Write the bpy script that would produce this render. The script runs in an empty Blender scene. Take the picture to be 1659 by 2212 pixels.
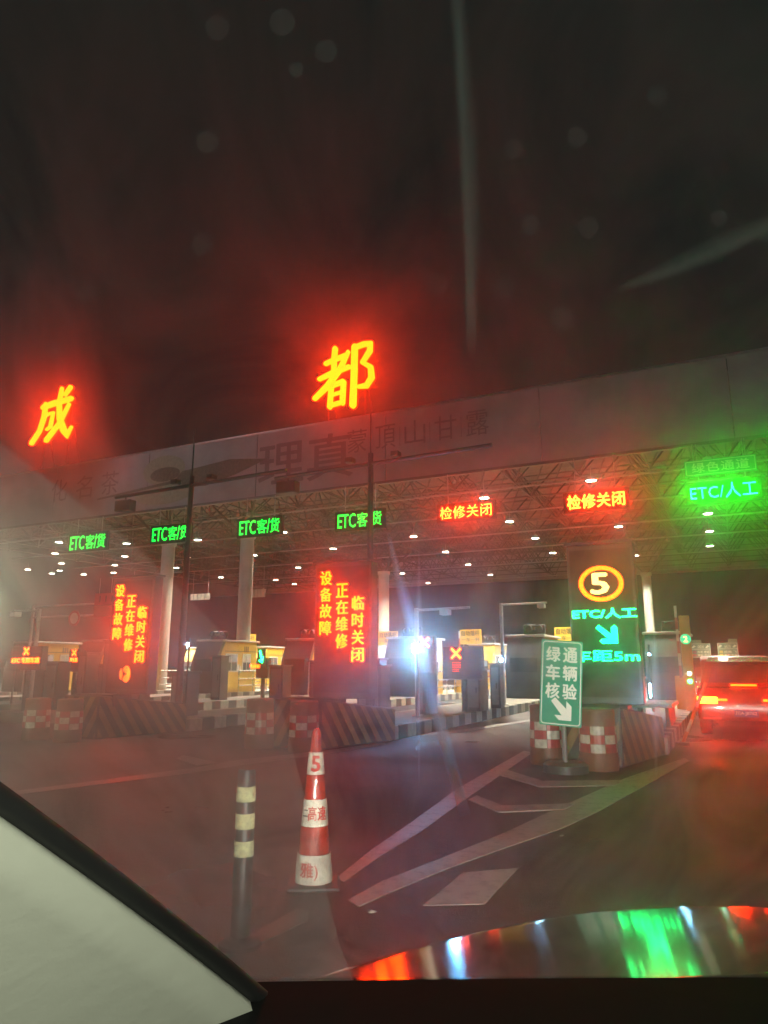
import bpy, bmesh, math, random
from mathutils import Vector, Matrix
random.seed(7)
R = math.radians
S = bpy.context.scene
COL = S.collection

# ------------------------------------------------------------------ camera, world, exposure
YAW = R(25.6)                      # lanes of the toll plaza run along +Y, the car stands 25.6 degrees off them
PITCH = math.atan(334 / 1534)
EYE = Vector((0, 0, 1.4))
cam_d = bpy.data.cameras.new('camera')
cam = bpy.data.objects.new('camera', cam_d)
COL.objects.link(cam)
cam.location = EYE
cam.rotation_euler = (math.pi / 2 + PITCH, 0, YAW)
cam_d.sensor_fit = 'HORIZONTAL'
cam_d.sensor_width = 36
cam_d.lens = 36 * 1534 / 1659
cam_d.clip_start = 0.02
cam_d.clip_end = 3000
S.camera = cam

world = bpy.data.worlds.new('World')
S.world = world
world.use_nodes = True
wn = world.node_tree
wn.nodes.clear()
wo = wn.nodes.new('ShaderNodeOutputWorld')
wb = wn.nodes.new('ShaderNodeBackground')
wb.inputs['Color'].default_value = (0.42, 0.58, 0.52, 1)   # overcast night sky over a lit town
wb.inputs['Strength'].default_value = 0.018
wn.links.new(wb.outputs[0], wo.inputs[0])

S.view_settings.view_transform = 'Standard'
S.view_settings.look = 'None'
S.view_settings.exposure = 0
S.view_settings.gamma = 1
S.view_settings.use_curve_mapping = False
S.render.engine = 'CYCLES'
cy = S.cycles
cy.use_denoising = True
cy.max_bounces = 6
cy.diffuse_bounces = 2
cy.glossy_bounces = 3
cy.transmission_bounces = 4
cy.volume_bounces = 1
cy.transparent_max_bounces = 8
cy.sample_clamp_indirect = 3.0
cy.use_light_tree = True
cy.caustics_reflective = False
cy.caustics_refractive = False


# ------------------------------------------------------------------ helpers
class MB:
    """collects shapes; build() links them as one mesh object"""
    def __init__(s):
        s.v = []; s.f = []; s.m = []
        s.cur = 0

    def add(s, vs, fs):
        n = len(s.v)
        s.v += [tuple(v) for v in vs]
        for f in fs:
            s.f.append([i + n for i in f]); s.m.append(s.cur)
        return s

    def box(s, x0, x1, y0, y1, z0, z1, M=None):
        vs = [Vector((x, y, z)) for z in (z0, z1) for y in (y0, y1) for x in (x0, x1)]
        if M is not None: vs = [M @ v for v in vs]
        return s.add(vs, [(0, 2, 3, 1), (4, 5, 7, 6), (0, 1, 5, 4), (2, 6, 7, 3), (0, 4, 6, 2), (1, 3, 7, 5)])

    def tube(s, a, b, r, n=8, r2=None, caps=True):
        a = Vector(a); b = Vector(b); d = (b - a).normalized()
        u = d.orthogonal().normalized(); w = d.cross(u)
        r2 = r if r2 is None else r2
        vs = []
        for p, rr in ((a, r), (b, r2)):
            for i in range(n):
                t = 2 * math.pi * i / n
                vs.append(p + (u * math.cos(t) + w * math.sin(t)) * rr)
        fs = [(i, (i + 1) % n, n + (i + 1) % n, n + i) for i in range(n)]
        if caps: fs += [tuple(range(n))[::-1], tuple(range(n, 2 * n))]
        return s.add(vs, fs)

    def lathe(s, prof, n=24, c=(0, 0), a0=0, a1=2 * math.pi, mats=None):
        full = abs(a1 - a0 - 2 * math.pi) < 1e-6
        k = n if full else n + 1
        base = len(s.v)
        for r, z in prof:
            for i in range(k):
                t = a0 + (a1 - a0) * i / n
                s.v.append((c[0] + r * math.cos(t), c[1] + r * math.sin(t), z))
        for j in range(len(prof) - 1):
            for i in range(n):
                i2 = (i + 1) % k
                s.f.append([base + j * k + i, base + j * k + i2, base + (j + 1) * k + i2, base + (j + 1) * k + i])
                s.m.append(s.cur if mats is None else mats(i, j))
        return s

    def prism(s, poly, y0, y1, M=None):
        """poly in (x,z), extruded along y"""
        n = len(poly)
        vs = [Vector((x, y, z)) for y in (y0, y1) for x, z in poly]
        if M is not None: vs = [M @ v for v in vs]
        return s.add(vs, [tuple(range(n)), tuple(range(n, 2 * n))[::-1]] + [(i, n + i, n + (i + 1) % n, (i + 1) % n) for i in range(n)])

    def prism_x(s, poly, x0, x1):
        """poly in (y,z), extruded along x"""
        n = len(poly)
        vs = [Vector((x, y, z)) for x in (x0, x1) for y, z in poly]
        return s.add(vs, [tuple(range(n)), tuple(range(n, 2 * n))[::-1]] + [(i, n + i, n + (i + 1) % n, (i + 1) % n) for i in range(n)])

    def build(s, name, mat, parent=None, smooth=False, bevel=0):
        me = bpy.data.meshes.new(name)
        me.from_pydata(s.v, [], s.f)
        mats = mat if isinstance(mat, (list, tuple)) else [mat]
        for m in mats: me.materials.append(m)
        if len(mats) > 1: me.polygons.foreach_set('material_index', s.m)
        bm = bmesh.new(); bm.from_mesh(me)
        bmesh.ops.recalc_face_normals(bm, faces=bm.faces)
        bm.to_mesh(me); bm.free()
        if smooth:
            me.polygons.foreach_set('use_smooth', [True] * len(me.polygons))
            me.set_sharp_from_angle(angle=R(38))
        o = bpy.data.objects.new(name, me)
        COL.objects.link(o)
        if parent is not None: o.parent = parent
        if bevel:
            b = o.modifiers.new('bevel', 'BEVEL'); b.width = bevel; b.segments = 2; b.limit_method = 'ANGLE'
        return o


def tag(o, label=None, cat=None, group=None, kind=None):
    if label: o['label'] = label
    if cat: o['category'] = cat
    if group: o['group'] = group
    if kind: o['kind'] = kind
    return o


def thing(name, label, cat, loc=(0, 0, 0), rz=0, group=None):
    o = bpy.data.objects.new(name, None)
    COL.objects.link(o)
    o.location = loc; o.rotation_euler = (0, 0, rz)
    o.empty_display_size = .2
    return tag(o, label, cat, group)


def kids(o):
    return [c for c in bpy.data.objects if c.parent == o]


def copy_tree(o, parent=None):
    c = o.copy(); COL.objects.link(c); c.parent = parent
    for ch in kids(o): copy_tree(ch, c)
    return c


# ------------------------------------------------------------------ materials
MATS = {}


def nd(nt, t, **kw):
    n = nt.nodes.new(t)
    for k, v in kw.items(): setattr(n, k, v)
    return n


def mat(name, col, rough=.5, metal=0, var=.25, scale=6, bump=.0, spec=.5, coat=0, dirt=None):
    """a surface with mottled colour, uneven gloss and optional fine relief"""
    m = bpy.data.materials.new(name); m.use_nodes = True
    nt = m.node_tree; b = nt.nodes['Principled BSDF']
    tc = nd(nt, 'ShaderNodeTexCoord')
    n1 = nd(nt, 'ShaderNodeTexNoise'); n1.inputs['Scale'].default_value = scale; n1.inputs['Detail'].default_value = 7
    n1.inputs['Roughness'].default_value = .65
    nt.links.new(tc.outputs['Object'], n1.inputs['Vector'])
    cr = nd(nt, 'ShaderNodeValToRGB')
    cr.color_ramp.elements[0].position = .3; cr.color_ramp.elements[1].position = .7
    lo = dirt if dirt else tuple(c * (1 - var) for c in col)
    cr.color_ramp.elements[0].color = (*lo, 1); cr.color_ramp.elements[1].color = (*col, 1)
    nt.links.new(n1.outputs['Fac'], cr.inputs[0]); nt.links.new(cr.outputs[0], b.inputs['Base Color'])
    mr = nd(nt, 'ShaderNodeMapRange'); mr.inputs['To Min'].default_value = max(.03, rough * .75); mr.inputs['To Max'].default_value = min(1, rough * 1.25)
    nt.links.new(n1.outputs['Fac'], mr.inputs['Value']); nt.links.new(mr.outputs[0], b.inputs['Roughness'])
    b.inputs['Metallic'].default_value = metal
    b.inputs['Specular IOR Level'].default_value = spec
    b.inputs['Coat Weight'].default_value = coat
    if bump:
        n2 = nd(nt, 'ShaderNodeTexNoise'); n2.inputs['Scale'].default_value = scale * 12; n2.inputs['Detail'].default_value = 4
        nt.links.new(tc.outputs['Object'], n2.inputs['Vector'])
        bp = nd(nt, 'ShaderNodeBump'); bp.inputs['Strength'].default_value = bump; bp.inputs['Distance'].default_value = .01
        nt.links.new(n2.outputs['Fac'], bp.inputs['Height']); nt.links.new(bp.outputs[0], b.inputs['Normal'])
    MATS[name] = m
    return m


def glow(name, col, s, mottle=.25, scale=40):
    """something that gives off light: LED dots, lamps, screens"""
    m = bpy.data.materials.new(name); m.use_nodes = True
    nt = m.node_tree; nt.nodes.clear()
    out = nd(nt, 'ShaderNodeOutputMaterial'); e = nd(nt, 'ShaderNodeEmission')
    e.inputs['Color'].default_value = (*col, 1)
    if mottle:
        tc = nd(nt, 'ShaderNodeTexCoord'); n = nd(nt, 'ShaderNodeTexNoise'); n.inputs['Scale'].default_value = scale
        mr = nd(nt, 'ShaderNodeMapRange'); mr.inputs['From Min'].default_value = .35; mr.inputs['From Max'].default_value = .65
        mr.inputs['To Min'].default_value = s * (1 - mottle); mr.inputs['To Max'].default_value = s * (1 + mottle)
        nt.links.new(tc.outputs['Object'], n.inputs['Vector']); nt.links.new(n.outputs['Fac'], mr.inputs['Value'])
        nt.links.new(mr.outputs[0], e.inputs['Strength'])
    else:
        e.inputs['Strength'].default_value = s
    nt.links.new(e.outputs[0], out.inputs[0])
    MATS[name] = m
    return m


M_white = mat('white_paint', (.62, .62, .58), .5, var=.35)
M_grey = mat('grey_paint', (.22, .22, .21), .5, var=.3)
M_dgrey = mat('dark_grey_metal', (.055, .055, .058), .45, var=.35)
M_black = mat('black_plastic', (.016, .016, .018), .5, var=.3)
M_steel = mat('galvanised_steel', (.42, .42, .41), .38, metal=.7, var=.3)
M_stain = mat('stainless_tube', (.5, .5, .48), .28, metal=.9, var=.2)
M_yellow = mat('yellow_booth_panel', (.64, .40, .05), .42, var=.18, scale=3)
M_booth_dark = mat('dark_booth_shell', (.075, .072, .066), .4, var=.35, scale=3)
M_trim = mat('booth_roof_trim', (.5, .49, .44), .45, var=.3)
M_frame = mat('window_frame', (.6, .6, .56), .45, var=.2)
M_glass = mat('booth_window_glass', (.07, .085, .09), .08, var=.4, scale=2, spec=.8)
M_blind = mat('window_blind', (.45, .45, .42), .6, var=.2)
M_conc = mat('concrete', (.23, .22, .2), .8, var=.35, bump=.4, scale=5)
M_kerb_w = mat('kerb_stone_white', (.40, .38, .32), .7, var=.55, bump=.4, scale=7)
M_kerb_b = mat('kerb_stone_black', (.045, .043, .04), .7, var=.5, bump=.4, scale=7)
M_st_y = mat('hazard_yellow', (.27, .17, .055), .55, var=.4, scale=5, bump=.2)
M_st_b = mat('hazard_black', (.025, .024, .023), .5, var=.4, scale=5, bump=.2)
M_barrel = mat('barrel_plastic', (.21, .085, .035), .5, var=.45, scale=5)
M_sheet_w = mat('white_sheeting', (.76, .74, .62), .35, scale=7, dirt=(.30, .28, .22))
M_sheet_r = mat('red_sheeting', (.48, .028, .02), .35, var=.4, scale=14)
M_cone_r = mat('cone_orange_red', (.45, .028, .012), .22, scale=9, bump=.6, coat=.6, dirt=(.10, .015, .012))
M_cone_w = mat('cone_white_sleeve', (.72, .72, .60), .3, scale=10, bump=.5, coat=.3, dirt=(.22, .21, .17))
M_red_ink = mat('red_ink', (.5, .03, .02), .5, var=.2)
M_green_s = mat('green_sign_sheeting', (.002, .40, .23), .5, var=.2, scale=3, spec=.2)
M_sign_w = mat('white_sign_sheeting', (.75, .80, .68), .35, var=.15, scale=5)
M_sign_y = mat('yellow_sign_sheeting', (.66, .40, .03), .45, var=.2)
M_ink = mat('black_ink', (.02, .018, .018), .6)
M_blue = mat('blue_strip', (.03, .07, .16), .5)
M_banner = mat('banner_fabric', (.36, .34, .35), .8, var=.38, scale=.6, bump=.1)
M_b_ink = mat('banner_dark_ink', (.17, .14, .14), .8, var=.3)
M_b_green = mat('banner_pale_green', (.30, .30, .22), .8, var=.3)
M_b_leaf = mat('banner_tea_leaf', (.17, .15, .11), .8, var=.6, scale=8)
M_truss = mat('truss_tube', (.11, .095, .08), .5, var=.3)
M_deck = mat('corrugated_roof', (.16, .12, .09), .6, var=.4, scale=.5)
M_column = mat('column_paint', (.52, .51, .46), .4, var=.25, scale=1.5)
M_ledboard = mat('led_board_face', (.010, .010, .011), .8, var=.3)
M_carred = mat('red_car_paint', (.15, .006, .006), .22, var=.1, coat=1)
M_cglass = mat('car_glass', (.012, .012, .014), .05, var=.1, spec=.9)
M_vangrey = mat('van_paint', (.05, .045, .045), .3, var=.15, coat=.5)
M_tyre = mat('tyre_rubber', (.02, .02, .02), .8)
M_plate_b = mat('plate_blue', (.03, .07, .30), .4)
M_lens = mat('tail_lamp_lens', (.45, .01, .01), .15, var=.1, coat=1)
M_orange = mat('orange_vest_cloth', (.55, .18, .03), .8)

L_red = glow('led_red', (1, .023, .0005), 44)
L_red_p = glow('led_pillar_red', (1, .024, .0005), 42)
L_amber = glow('led_amber', (1, .08, .003), 11, .15)
L_yel = glow('led_yellow', (1, .62, .16), 4.0, .1)
L_redw = glow('led_hot_red', (1, .022, .002), 85)
L_green = glow('led_green', (.001, 1, .05), 3.2)
L_green2 = glow('led_bright_green', (.0006, 1, .011), 210)
L_cyan = glow('led_cyan', (.002, 1, .17), 17)
L_lamp = glow('lamp_diffuser', (1, .96, .74), 30, 0)
L_blue = glow('fill_light_led', (.13, .56, 1), 700, 0)
L_blue_s = glow('small_fill_light_led', (.22, .60, 1), 330, 0)
L_tail = glow('tail_lamp_glow', (1, .016, .0012), 190, 0)
L_tail2 = glow('brake_lamp_glow', (1, .022, .001), 38, 0)
L_dim_r = glow('small_red_led', (1, .03, .01), 4, 0)
L_lit = glow('lit_booth_interior', (1, .93, .75), .35, .3, 2)
L_sign = glow('backlit_panel', (1, .92, .62), .55, .3, 3)


def light(name, kind, loc, energy, col, parent=None, size=.2, rot=None, spot=None, blend=.3):
    d = bpy.data.lights.new(name, kind); d.energy = energy; d.color = col
    if kind == 'AREA': d.size = size
    else: d.shadow_soft_size = size
    if spot: d.spot_size = R(spot); d.spot_blend = blend
    o = bpy.data.objects.new(name, d); COL.objects.link(o); o.location = loc
    if rot: o.rotation_euler = rot
    if parent is not None: o.parent = parent
    return o


# ------------------------------------------------------------------ lettering
def text_mb(s, w, h, depth=.02, bold=.0, cx=0, cz=0, y=0, shear=0, spacing=1.0):
    """text fitted into a w by h box centred on (cx, cz), facing -Y, its back at y"""
    c = bpy.data.curves.new('t', 'FONT'); c.body = s; c.size = 1; c.resolution_u = 2
    c.space_character = spacing; c.extrude = .5; c.shear = shear
    o = bpy.data.objects.new('t', c); COL.objects.link(o)
    dg = bpy.context.evaluated_depsgraph_get()
    me = bpy.data.meshes.new_from_object(o.evaluated_get(dg))
    bpy.data.objects.remove(o); bpy.data.curves.remove(c)
    vs = [v.co.copy() for v in me.vertices]; fs = [tuple(p.vertices) for p in me.polygons]
    bpy.data.meshes.remove(me)
    x0 = min(v.x for v in vs); x1 = max(v.x for v in vs); y0 = min(v.y for v in vs); y1 = max(v.y for v in vs)
    sx = w / (x1 - x0); sy = h / (y1 - y0) if h else sx
    if not w: sx = sy
    mb = MB()
    # heavier type: the glyph again, shifted a hair each way, each copy 1 mm further out
    sh = [(0, 0)] if bold <= 0 else [(0, 0), (bold, 0), (-bold, 0), (0, bold * .8), (0, -bold * .8)]
    for k, (dx, dz) in enumerate(sh):
        mb.add([(cx + (v.x + dx - (x0 + x1) / 2) * sx, y - depth - (.0008 * k if depth < .01 else .001 * k) if v.z > 0 else y, cz + (v.y + dz - (y0 + y1) / 2) * sy) for v in vs], fs)
    return mb


def text(s, w, h, m, parent, name='lettering', **kw):
    return text_mb(s, w, h, **kw).build(name, m, parent)


def stroke(mb, pts, off, depth):
    """a brush stroke: pts = (x, z, width) polyline, rounded ends, extruded"""
    P = [Vector((p[0], p[1])) for p in pts]; W = [p[2] / 2 for p in pts]
    L = []; Rr = []
    for i, p in enumerate(P):
        a = P[max(i - 1, 0)]; b = P[min(i + 1, len(P) - 1)]
        d = (b - a).normalized(); n = Vector((-d.y, d.x))
        L.append(p + n * W[i]); Rr.append(p - n * W[i])
    d0 = (P[0] - P[1]).normalized(); d1 = (P[-1] - P[-2]).normalized()
    capE = [P[-1] + d1 * W[-1] * .6 + Vector((-d1.y, d1.x)) * W[-1] * .5, P[-1] + d1 * W[-1] * .8, P[-1] + d1 * W[-1] * .6 - Vector((-d1.y, d1.x)) * W[-1] * .5]
    capS = [P[0] + d0 * W[0] * .6 + Vector((-d0.y, d0.x)) * W[0] * .5, P[0] + d0 * W[0] * .8, P[0] + d0 * W[0] * .6 - Vector((-d0.y, d0.x)) * W[0] * .5]
    vs = []; fs = []
    def q(v, yy): return (v.x, yy, v.y)
    yf = -depth - off
    n = len(P)
    for v in L: vs.append(q(v, yf))
    for v in Rr: vs.append(q(v, yf))
    for i in range(n - 1): fs.append((i, n + i, n + i + 1, i + 1))
    k = len(vs)
    for v in capE: vs.append(q(v, yf))
    fs.append((n - 1, 2 * n - 1, k + 2, k + 1, k))
    k2 = len(vs)
    for v in capS: vs.append(q(v, yf))
    fs.append((0, n, k2, k2 + 1, k2 + 2) if False else (n, 0, k2 + 2, k2 + 1, k2))
    ring = list(range(n)) + [k, k + 1, k + 2] + [n + i for i in range(n - 1, -1, -1)] + [k2, k2 + 1, k2 + 2]
    m = len(vs)
    for i in ring: vs.append((vs[i][0], 0, vs[i][2]))
    for i in range(len(ring)):
        j = (i + 1) % len(ring)
        fs.append((ring[i], ring[j], m + j, m + i))
    mb.add(vs, fs)


# ------------------------------------------------------------------ setting: ground, markings
def ground_material():
    m = bpy.data.materials.new('worn_asphalt'); m.use_nodes = True
    nt = m.node_tree; b = nt.nodes['Principled BSDF']; tc = nd(nt, 'ShaderNodeTexCoord')
    big = nd(nt, 'ShaderNodeTexNoise'); big.inputs['Scale'].default_value = .35; big.inputs['Detail'].default_value = 6
    fine = nd(nt, 'ShaderNodeTexNoise'); fine.inputs['Scale'].default_value = 60; fine.inputs['Detail'].default_value = 5
    vo = nd(nt, 'ShaderNodeTexVoronoi'); vo.inputs['Scale'].default_value = 110
    for n in (big, fine, vo): nt.links.new(tc.outputs['Object'], n.inputs['Vector'])
    cr = nd(nt, 'ShaderNodeValToRGB')
    cr.color_ramp.elements[0].position = .32; cr.color_ramp.elements[0].color = (.012, .0115, .011, 1)
    cr.color_ramp.elements[1].position = .68; cr.color_ramp.elements[1].color = (.033, .030, .028, 1)
    nt.links.new(big.outputs['Fac'], cr.inputs[0])
    mx = nd(nt, 'ShaderNodeMixRGB', blend_type='OVERLAY'); mx.inputs[0].default_value = .7
    nt.links.new(cr.outputs[0], mx.inputs[1]); nt.links.new(fine.outputs['Fac'], mx.inputs[2])
    ck = nd(nt, 'ShaderNodeTexVoronoi', feature='DISTANCE_TO_EDGE'); ck.inputs['Scale'].default_value = .42
    wz = nd(nt, 'ShaderNodeTexNoise'); wz.inputs['Scale'].default_value = 1.6; wz.inputs['Detail'].default_value = 5
    ad = nd(nt, 'ShaderNodeVectorMath', operation='ADD'); nt.links.new(tc.outputs['Object'], wz.inputs['Vector'])
    nt.links.new(tc.outputs['Object'], ad.inputs[0]); nt.links.new(wz.outputs['Color'], ad.inputs[1]); nt.links.new(ad.outputs[0], ck.inputs['Vector'])
    cl = nd(nt, 'ShaderNodeMapRange'); cl.inputs['From Min'].default_value = .004; cl.inputs['From Max'].default_value = .014
    nt.links.new(ck.outputs['Distance'], cl.inputs['Value'])
    pt = nd(nt, 'ShaderNodeTexVoronoi'); pt.inputs['Scale'].default_value = .28; nt.links.new(ad.outputs[0], pt.inputs['Vector'])
    pm = nd(nt, 'ShaderNodeMapRange'); pm.inputs['To Min'].default_value = .65; pm.inputs['To Max'].default_value = 1.35
    nt.links.new(pt.outputs['Color'], pm.inputs['Value'])
    m1 = nd(nt, 'ShaderNodeMixRGB', blend_type='MULTIPLY'); m1.inputs[0].default_value = .75
    nt.links.new(mx.outputs[0], m1.inputs[1]); nt.links.new(cl.outputs[0], m1.inputs[2])
    m2 = nd(nt, 'ShaderNodeMixRGB', blend_type='MULTIPLY'); m2.inputs[0].default_value = 1
    nt.links.new(m1.outputs[0], m2.inputs[1]); nt.links.new(pm.outputs[0], m2.inputs[2])
    nt.links.new(m2.outputs[0], b.inputs['Base Color'])
    mr = nd(nt, 'ShaderNodeMapRange'); mr.inputs['From Min'].default_value = .3; mr.inputs['From Max'].default_value = .7
    mr.inputs['To Min'].default_value = .20; mr.inputs['To Max'].default_value = .62
    nt.links.new(big.outputs['Fac'], mr.inputs['Value']); nt.links.new(mr.outputs[0], b.inputs['Roughness'])
    b.inputs['Specular IOR Level'].default_value = .17
    mid = nd(nt, 'ShaderNodeTexNoise'); mid.inputs['Scale'].default_value = 7; mid.inputs['Detail'].default_value = 8; mid.inputs['Roughness'].default_value = .7
    nt.links.new(tc.outputs['Object'], mid.inputs['Vector'])
    bp = nd(nt, 'ShaderNodeBump'); bp.inputs['Strength'].default_value = .8; bp.inputs['Distance'].default_value = .006
    nt.links.new(vo.outputs['Distance'], bp.inputs['Height'])
    b2 = nd(nt, 'ShaderNodeBump'); b2.inputs['Strength'].default_value = .75; b2.inputs['Distance'].default_value = .035
    nt.links.new(mid.outputs['Fac'], b2.inputs['Height']); nt.links.new(bp.outputs[0], b2.inputs['Normal'])
    nt.links.new(b2.outputs[0], b.inputs['Normal'])
    # coarse asphalt: matt stone with a thin damp sheen that is stronger in patches
    df = nd(nt, 'ShaderNodeBsdfDiffuse'); gl = nd(nt, 'ShaderNodeBsdfGlossy'); ms = nd(nt, 'ShaderNodeMixShader')
    nt.links.new(m2.outputs[0], df.inputs['Color']); nt.links.new(b2.outputs[0], df.inputs['Normal']); nt.links.new(b2.outputs[0], gl.inputs['Normal'])
    nt.links.new(mr.outputs[0], gl.inputs['Roughness'])
    wet = nd(nt, 'ShaderNodeMapRange'); wet.inputs['From Min'].default_value = .35; wet.inputs['From Max'].default_value = .68
    wet.inputs['To Min'].default_value = .16; wet.inputs['To Max'].default_value = .035
    nt.links.new(big.outputs['Fac'], wet.inputs['Value']); nt.links.new(wet.outputs[0], ms.inputs[0])
    nt.links.new(df.outputs[0], ms.inputs[1]); nt.links.new(gl.outputs[0], ms.inputs[2])
    nt.links.new(ms.outputs[0], nt.nodes['Material Output'].inputs['Surface'])
    return m


def paint_material(name, col, wear):
    m = bpy.data.materials.new(name); m.use_nodes = True
    nt = m.node_tree; b = nt.nodes['Principled BSDF']; tc = nd(nt, 'ShaderNodeTexCoord')
    n = nd(nt, 'ShaderNodeTexNoise'); n.inputs['Scale'].default_value = 9; n.inputs['Detail'].default_value = 9; n.inputs['Roughness'].default_value = .75
    nt.links.new(tc.outputs['Object'], n.inputs['Vector'])
    cr = nd(nt, 'ShaderNodeValToRGB')
    cr.color_ramp.elements[0].position = wear; cr.color_ramp.elements[0].color = (.06, .055, .05, 1)
    cr.color_ramp.elements[1].position = wear + .12; cr.color_ramp.elements[1].color = (*col, 1)
    nt.links.new(n.outputs['Fac'], cr.inputs[0]); nt.links.new(cr.outputs[0], b.inputs['Base Color'])
    b.inputs['Roughness'].default_value = .5
    return m


M_asphalt = ground_material()
M_mark = paint_material('worn_road_paint', (.25, .235, .20), .38)
M_mark_far = paint_material('faded_road_paint', (.14, .125, .105), .46)
g = MB().box(-900, 900, -300, 1500, -.5, 0).build('ground', M_asphalt); tag(g, kind='structure')


def pix_ground(u, v):
    """where the sight line through a pixel of the 1659-wide photograph meets the road"""
    x = (u - 829.5) / 1534; y = -(v - 1106) / 1534
    f = math.cos(PITCH) - y * math.sin(PITCH); up = math.sin(PITCH) + y * math.cos(PITCH)
    t = -1.4 / up
    return ((x * math.cos(YAW) - f * math.sin(YAW)) * t, (x * math.sin(YAW) + f * math.cos(YAW)) * t)


def marking(pix, m=None, z=.004):
    pts = [pix_ground(*p) for p in pix]
    n = len(pts)
    mb = MB().add([(x, y, .0005) for x, y in pts] + [(x, y, z) for x, y in pts],
                  [tuple(range(n, 2 * n)), tuple(range(n))[::-1]] + [(i, (i + 1) % n, n + (i + 1) % n, n + i) for i in range(n)])
    return tag(mb.build('road_marking', m or M_mark), kind='structure')


marking([(1132, 1622), (1150, 1626), (1013, 1722), (905, 1800), (822, 1850), (742, 1907), (728, 1897), (800, 1838), (890, 1776), (985, 1706)])
marking([(1478, 1638), (1490, 1644), (1395, 1697), (1290, 1755), (1215, 1790), (1090, 1833), (960, 1880), (830, 1935), (775, 1960), (752, 1946), (825, 1905), (955, 1855), (1090, 1800), (1215, 1742), (1350, 1682)], z=.006)
marking([(1095, 1664), (1172, 1688), (1345, 1686), (1330, 1698), (1165, 1701), (1078, 1675)], z=.008)
marking([(1030, 1720), (1086, 1742), (1243, 1737), (1222, 1750), (1078, 1756), (1012, 1729)], z=.010)
marking([(1000, 1886), (1120, 1876), (1047, 1954), (914, 1957)])
marking([(0, 1713), (200, 1688), (432, 1657), (520, 1641), (700, 1622), (830, 1604), (834, 1608), (700, 1630), (540, 1651), (380, 1675), (200, 1697), (0, 1722)], M_mark_far)
marking([(395, 1632), (470, 1648), (430, 1655), (380, 1640)], M_mark_far, .008)
marking([(520, 1645), (640, 1634), (640, 1637), (520, 1649)], M_mark_far, .008)
marking([(560, 2010), (640, 1965), (668, 1968), (664, 1990), (560, 2040), (540, 2030)], M_mark_far)
marking([(846, 1590), (1000, 1576), (1146, 1554), (1146, 1558), (1000, 1581), (846, 1596)], M_mark_far)


# litter and chips on the road
def scrap(u, v, s, label):
    x, y = pix_ground(u, v)
    bm = MB(); n = 9
    ring = [(math.cos(2 * math.pi * i / n) * s * random.uniform(.7, 1.2), math.sin(2 * math.pi * i / n) * s * .5 * random.uniform(.7, 1.2)) for i in range(n)]
    bm.add([(0, 0, s * .35)] + [(a, b, .002) for a, b in ring] + [(a * .6, b * .6, s * .28 * random.uniform(.6, 1.1)) for a, b in ring],
           [(1 + i, 1 + (i + 1) % n, 1 + n + (i + 1) % n, 1 + n + i) for i in range(n)] + [(1 + n + i, 1 + n + (i + 1) % n, 0) for i in range(n)])
    o = bm.build('litter_scrap', M_kerb_w, smooth=True); o.location = (x, y, 0); o.rotation_euler.z = YAW + .5
    tag(o, label, 'litter')


scrap(803, 1971, .036, 'crumpled pale scrap on the road right of the traffic cone')
scrap(1213, 1806, .03, 'small pale scrap on the road between the chevron lines')
scrap(937, 1603, .03, 'tiny pale scrap on the road beside the middle crash cushion')
scrap(1250, 1668, .02, 'tiny pale scrap on the road in front of the green sign base')

# ------------------------------------------------------------------ traffic islands with painted kerb stones
ISL = [(-2.0, 'right'), (-7.0, ''), (-11.9, ''), (-16.6, ''), (-21.2, ''), (-25.9, ''), (-30.6, '')]
HALF = .95
kerb_w = MB().box(-.09, .09, -.215, .215, 0, .27).build('kerb_stone', M_kerb_w, bevel=.015)
kerb_b = MB().box(-.09, .09, -.215, .215, 0, .27).build('kerb_stone', M_kerb_b, bevel=.015)
for k, (cx, _) in enumerate(ISL):
    y0 = 12.9
    o = MB().box(cx - HALF + .2, cx + HALF - .2, y0, 44, 0, .255).build('traffic_island', M_conc)
    tag(o, kind='structure')
    n = int((43.6 - y0) / .44)
    for i in range(n):
        src = kerb_w if (i // 1) % 2 == 0 else kerb_b
        for s in ((1,) if i > 45 else (1, -1) if (k == 0 and i < 12) else (1,)):
            c = src if (src.parent is None) else src.copy()
            if c is not src: COL.objects.link(c)
            c.parent = o
            c.location = (cx + s * (HALF - .1) + random.uniform(-.006, .006), y0 + .22 + i * .44, random.uniform(-.01, .004))
            c.rotation_euler = (0, random.uniform(-.02, .02), random.uniform(-.03, .03))
    MB().box(cx - HALF + .005, cx - HALF + .19, y0 + (5.4 if k == 0 else 0), 43.6, 0, .262).build('far_kerb', M_kerb_w, o)

# ------------------------------------------------------------------ striped crash cushions (concrete noses)
def clip(pl, lim, keep_less):
    out = []
    for j in range(len(pl)):
        p, r = pl[j], pl[(j + 1) % len(pl)]
        ip = (p[0] <= lim) if keep_less else (p[0] >= lim); ir = (r[0] <= lim) if keep_less else (r[0] >= lim)
        if ip: out.append(p)
        if ip != ir:
            tt = (lim - p[0]) / (r[0] - p[0]); out.append((lim, p[1] + tt * (r[1] - p[1])))
    return out


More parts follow.
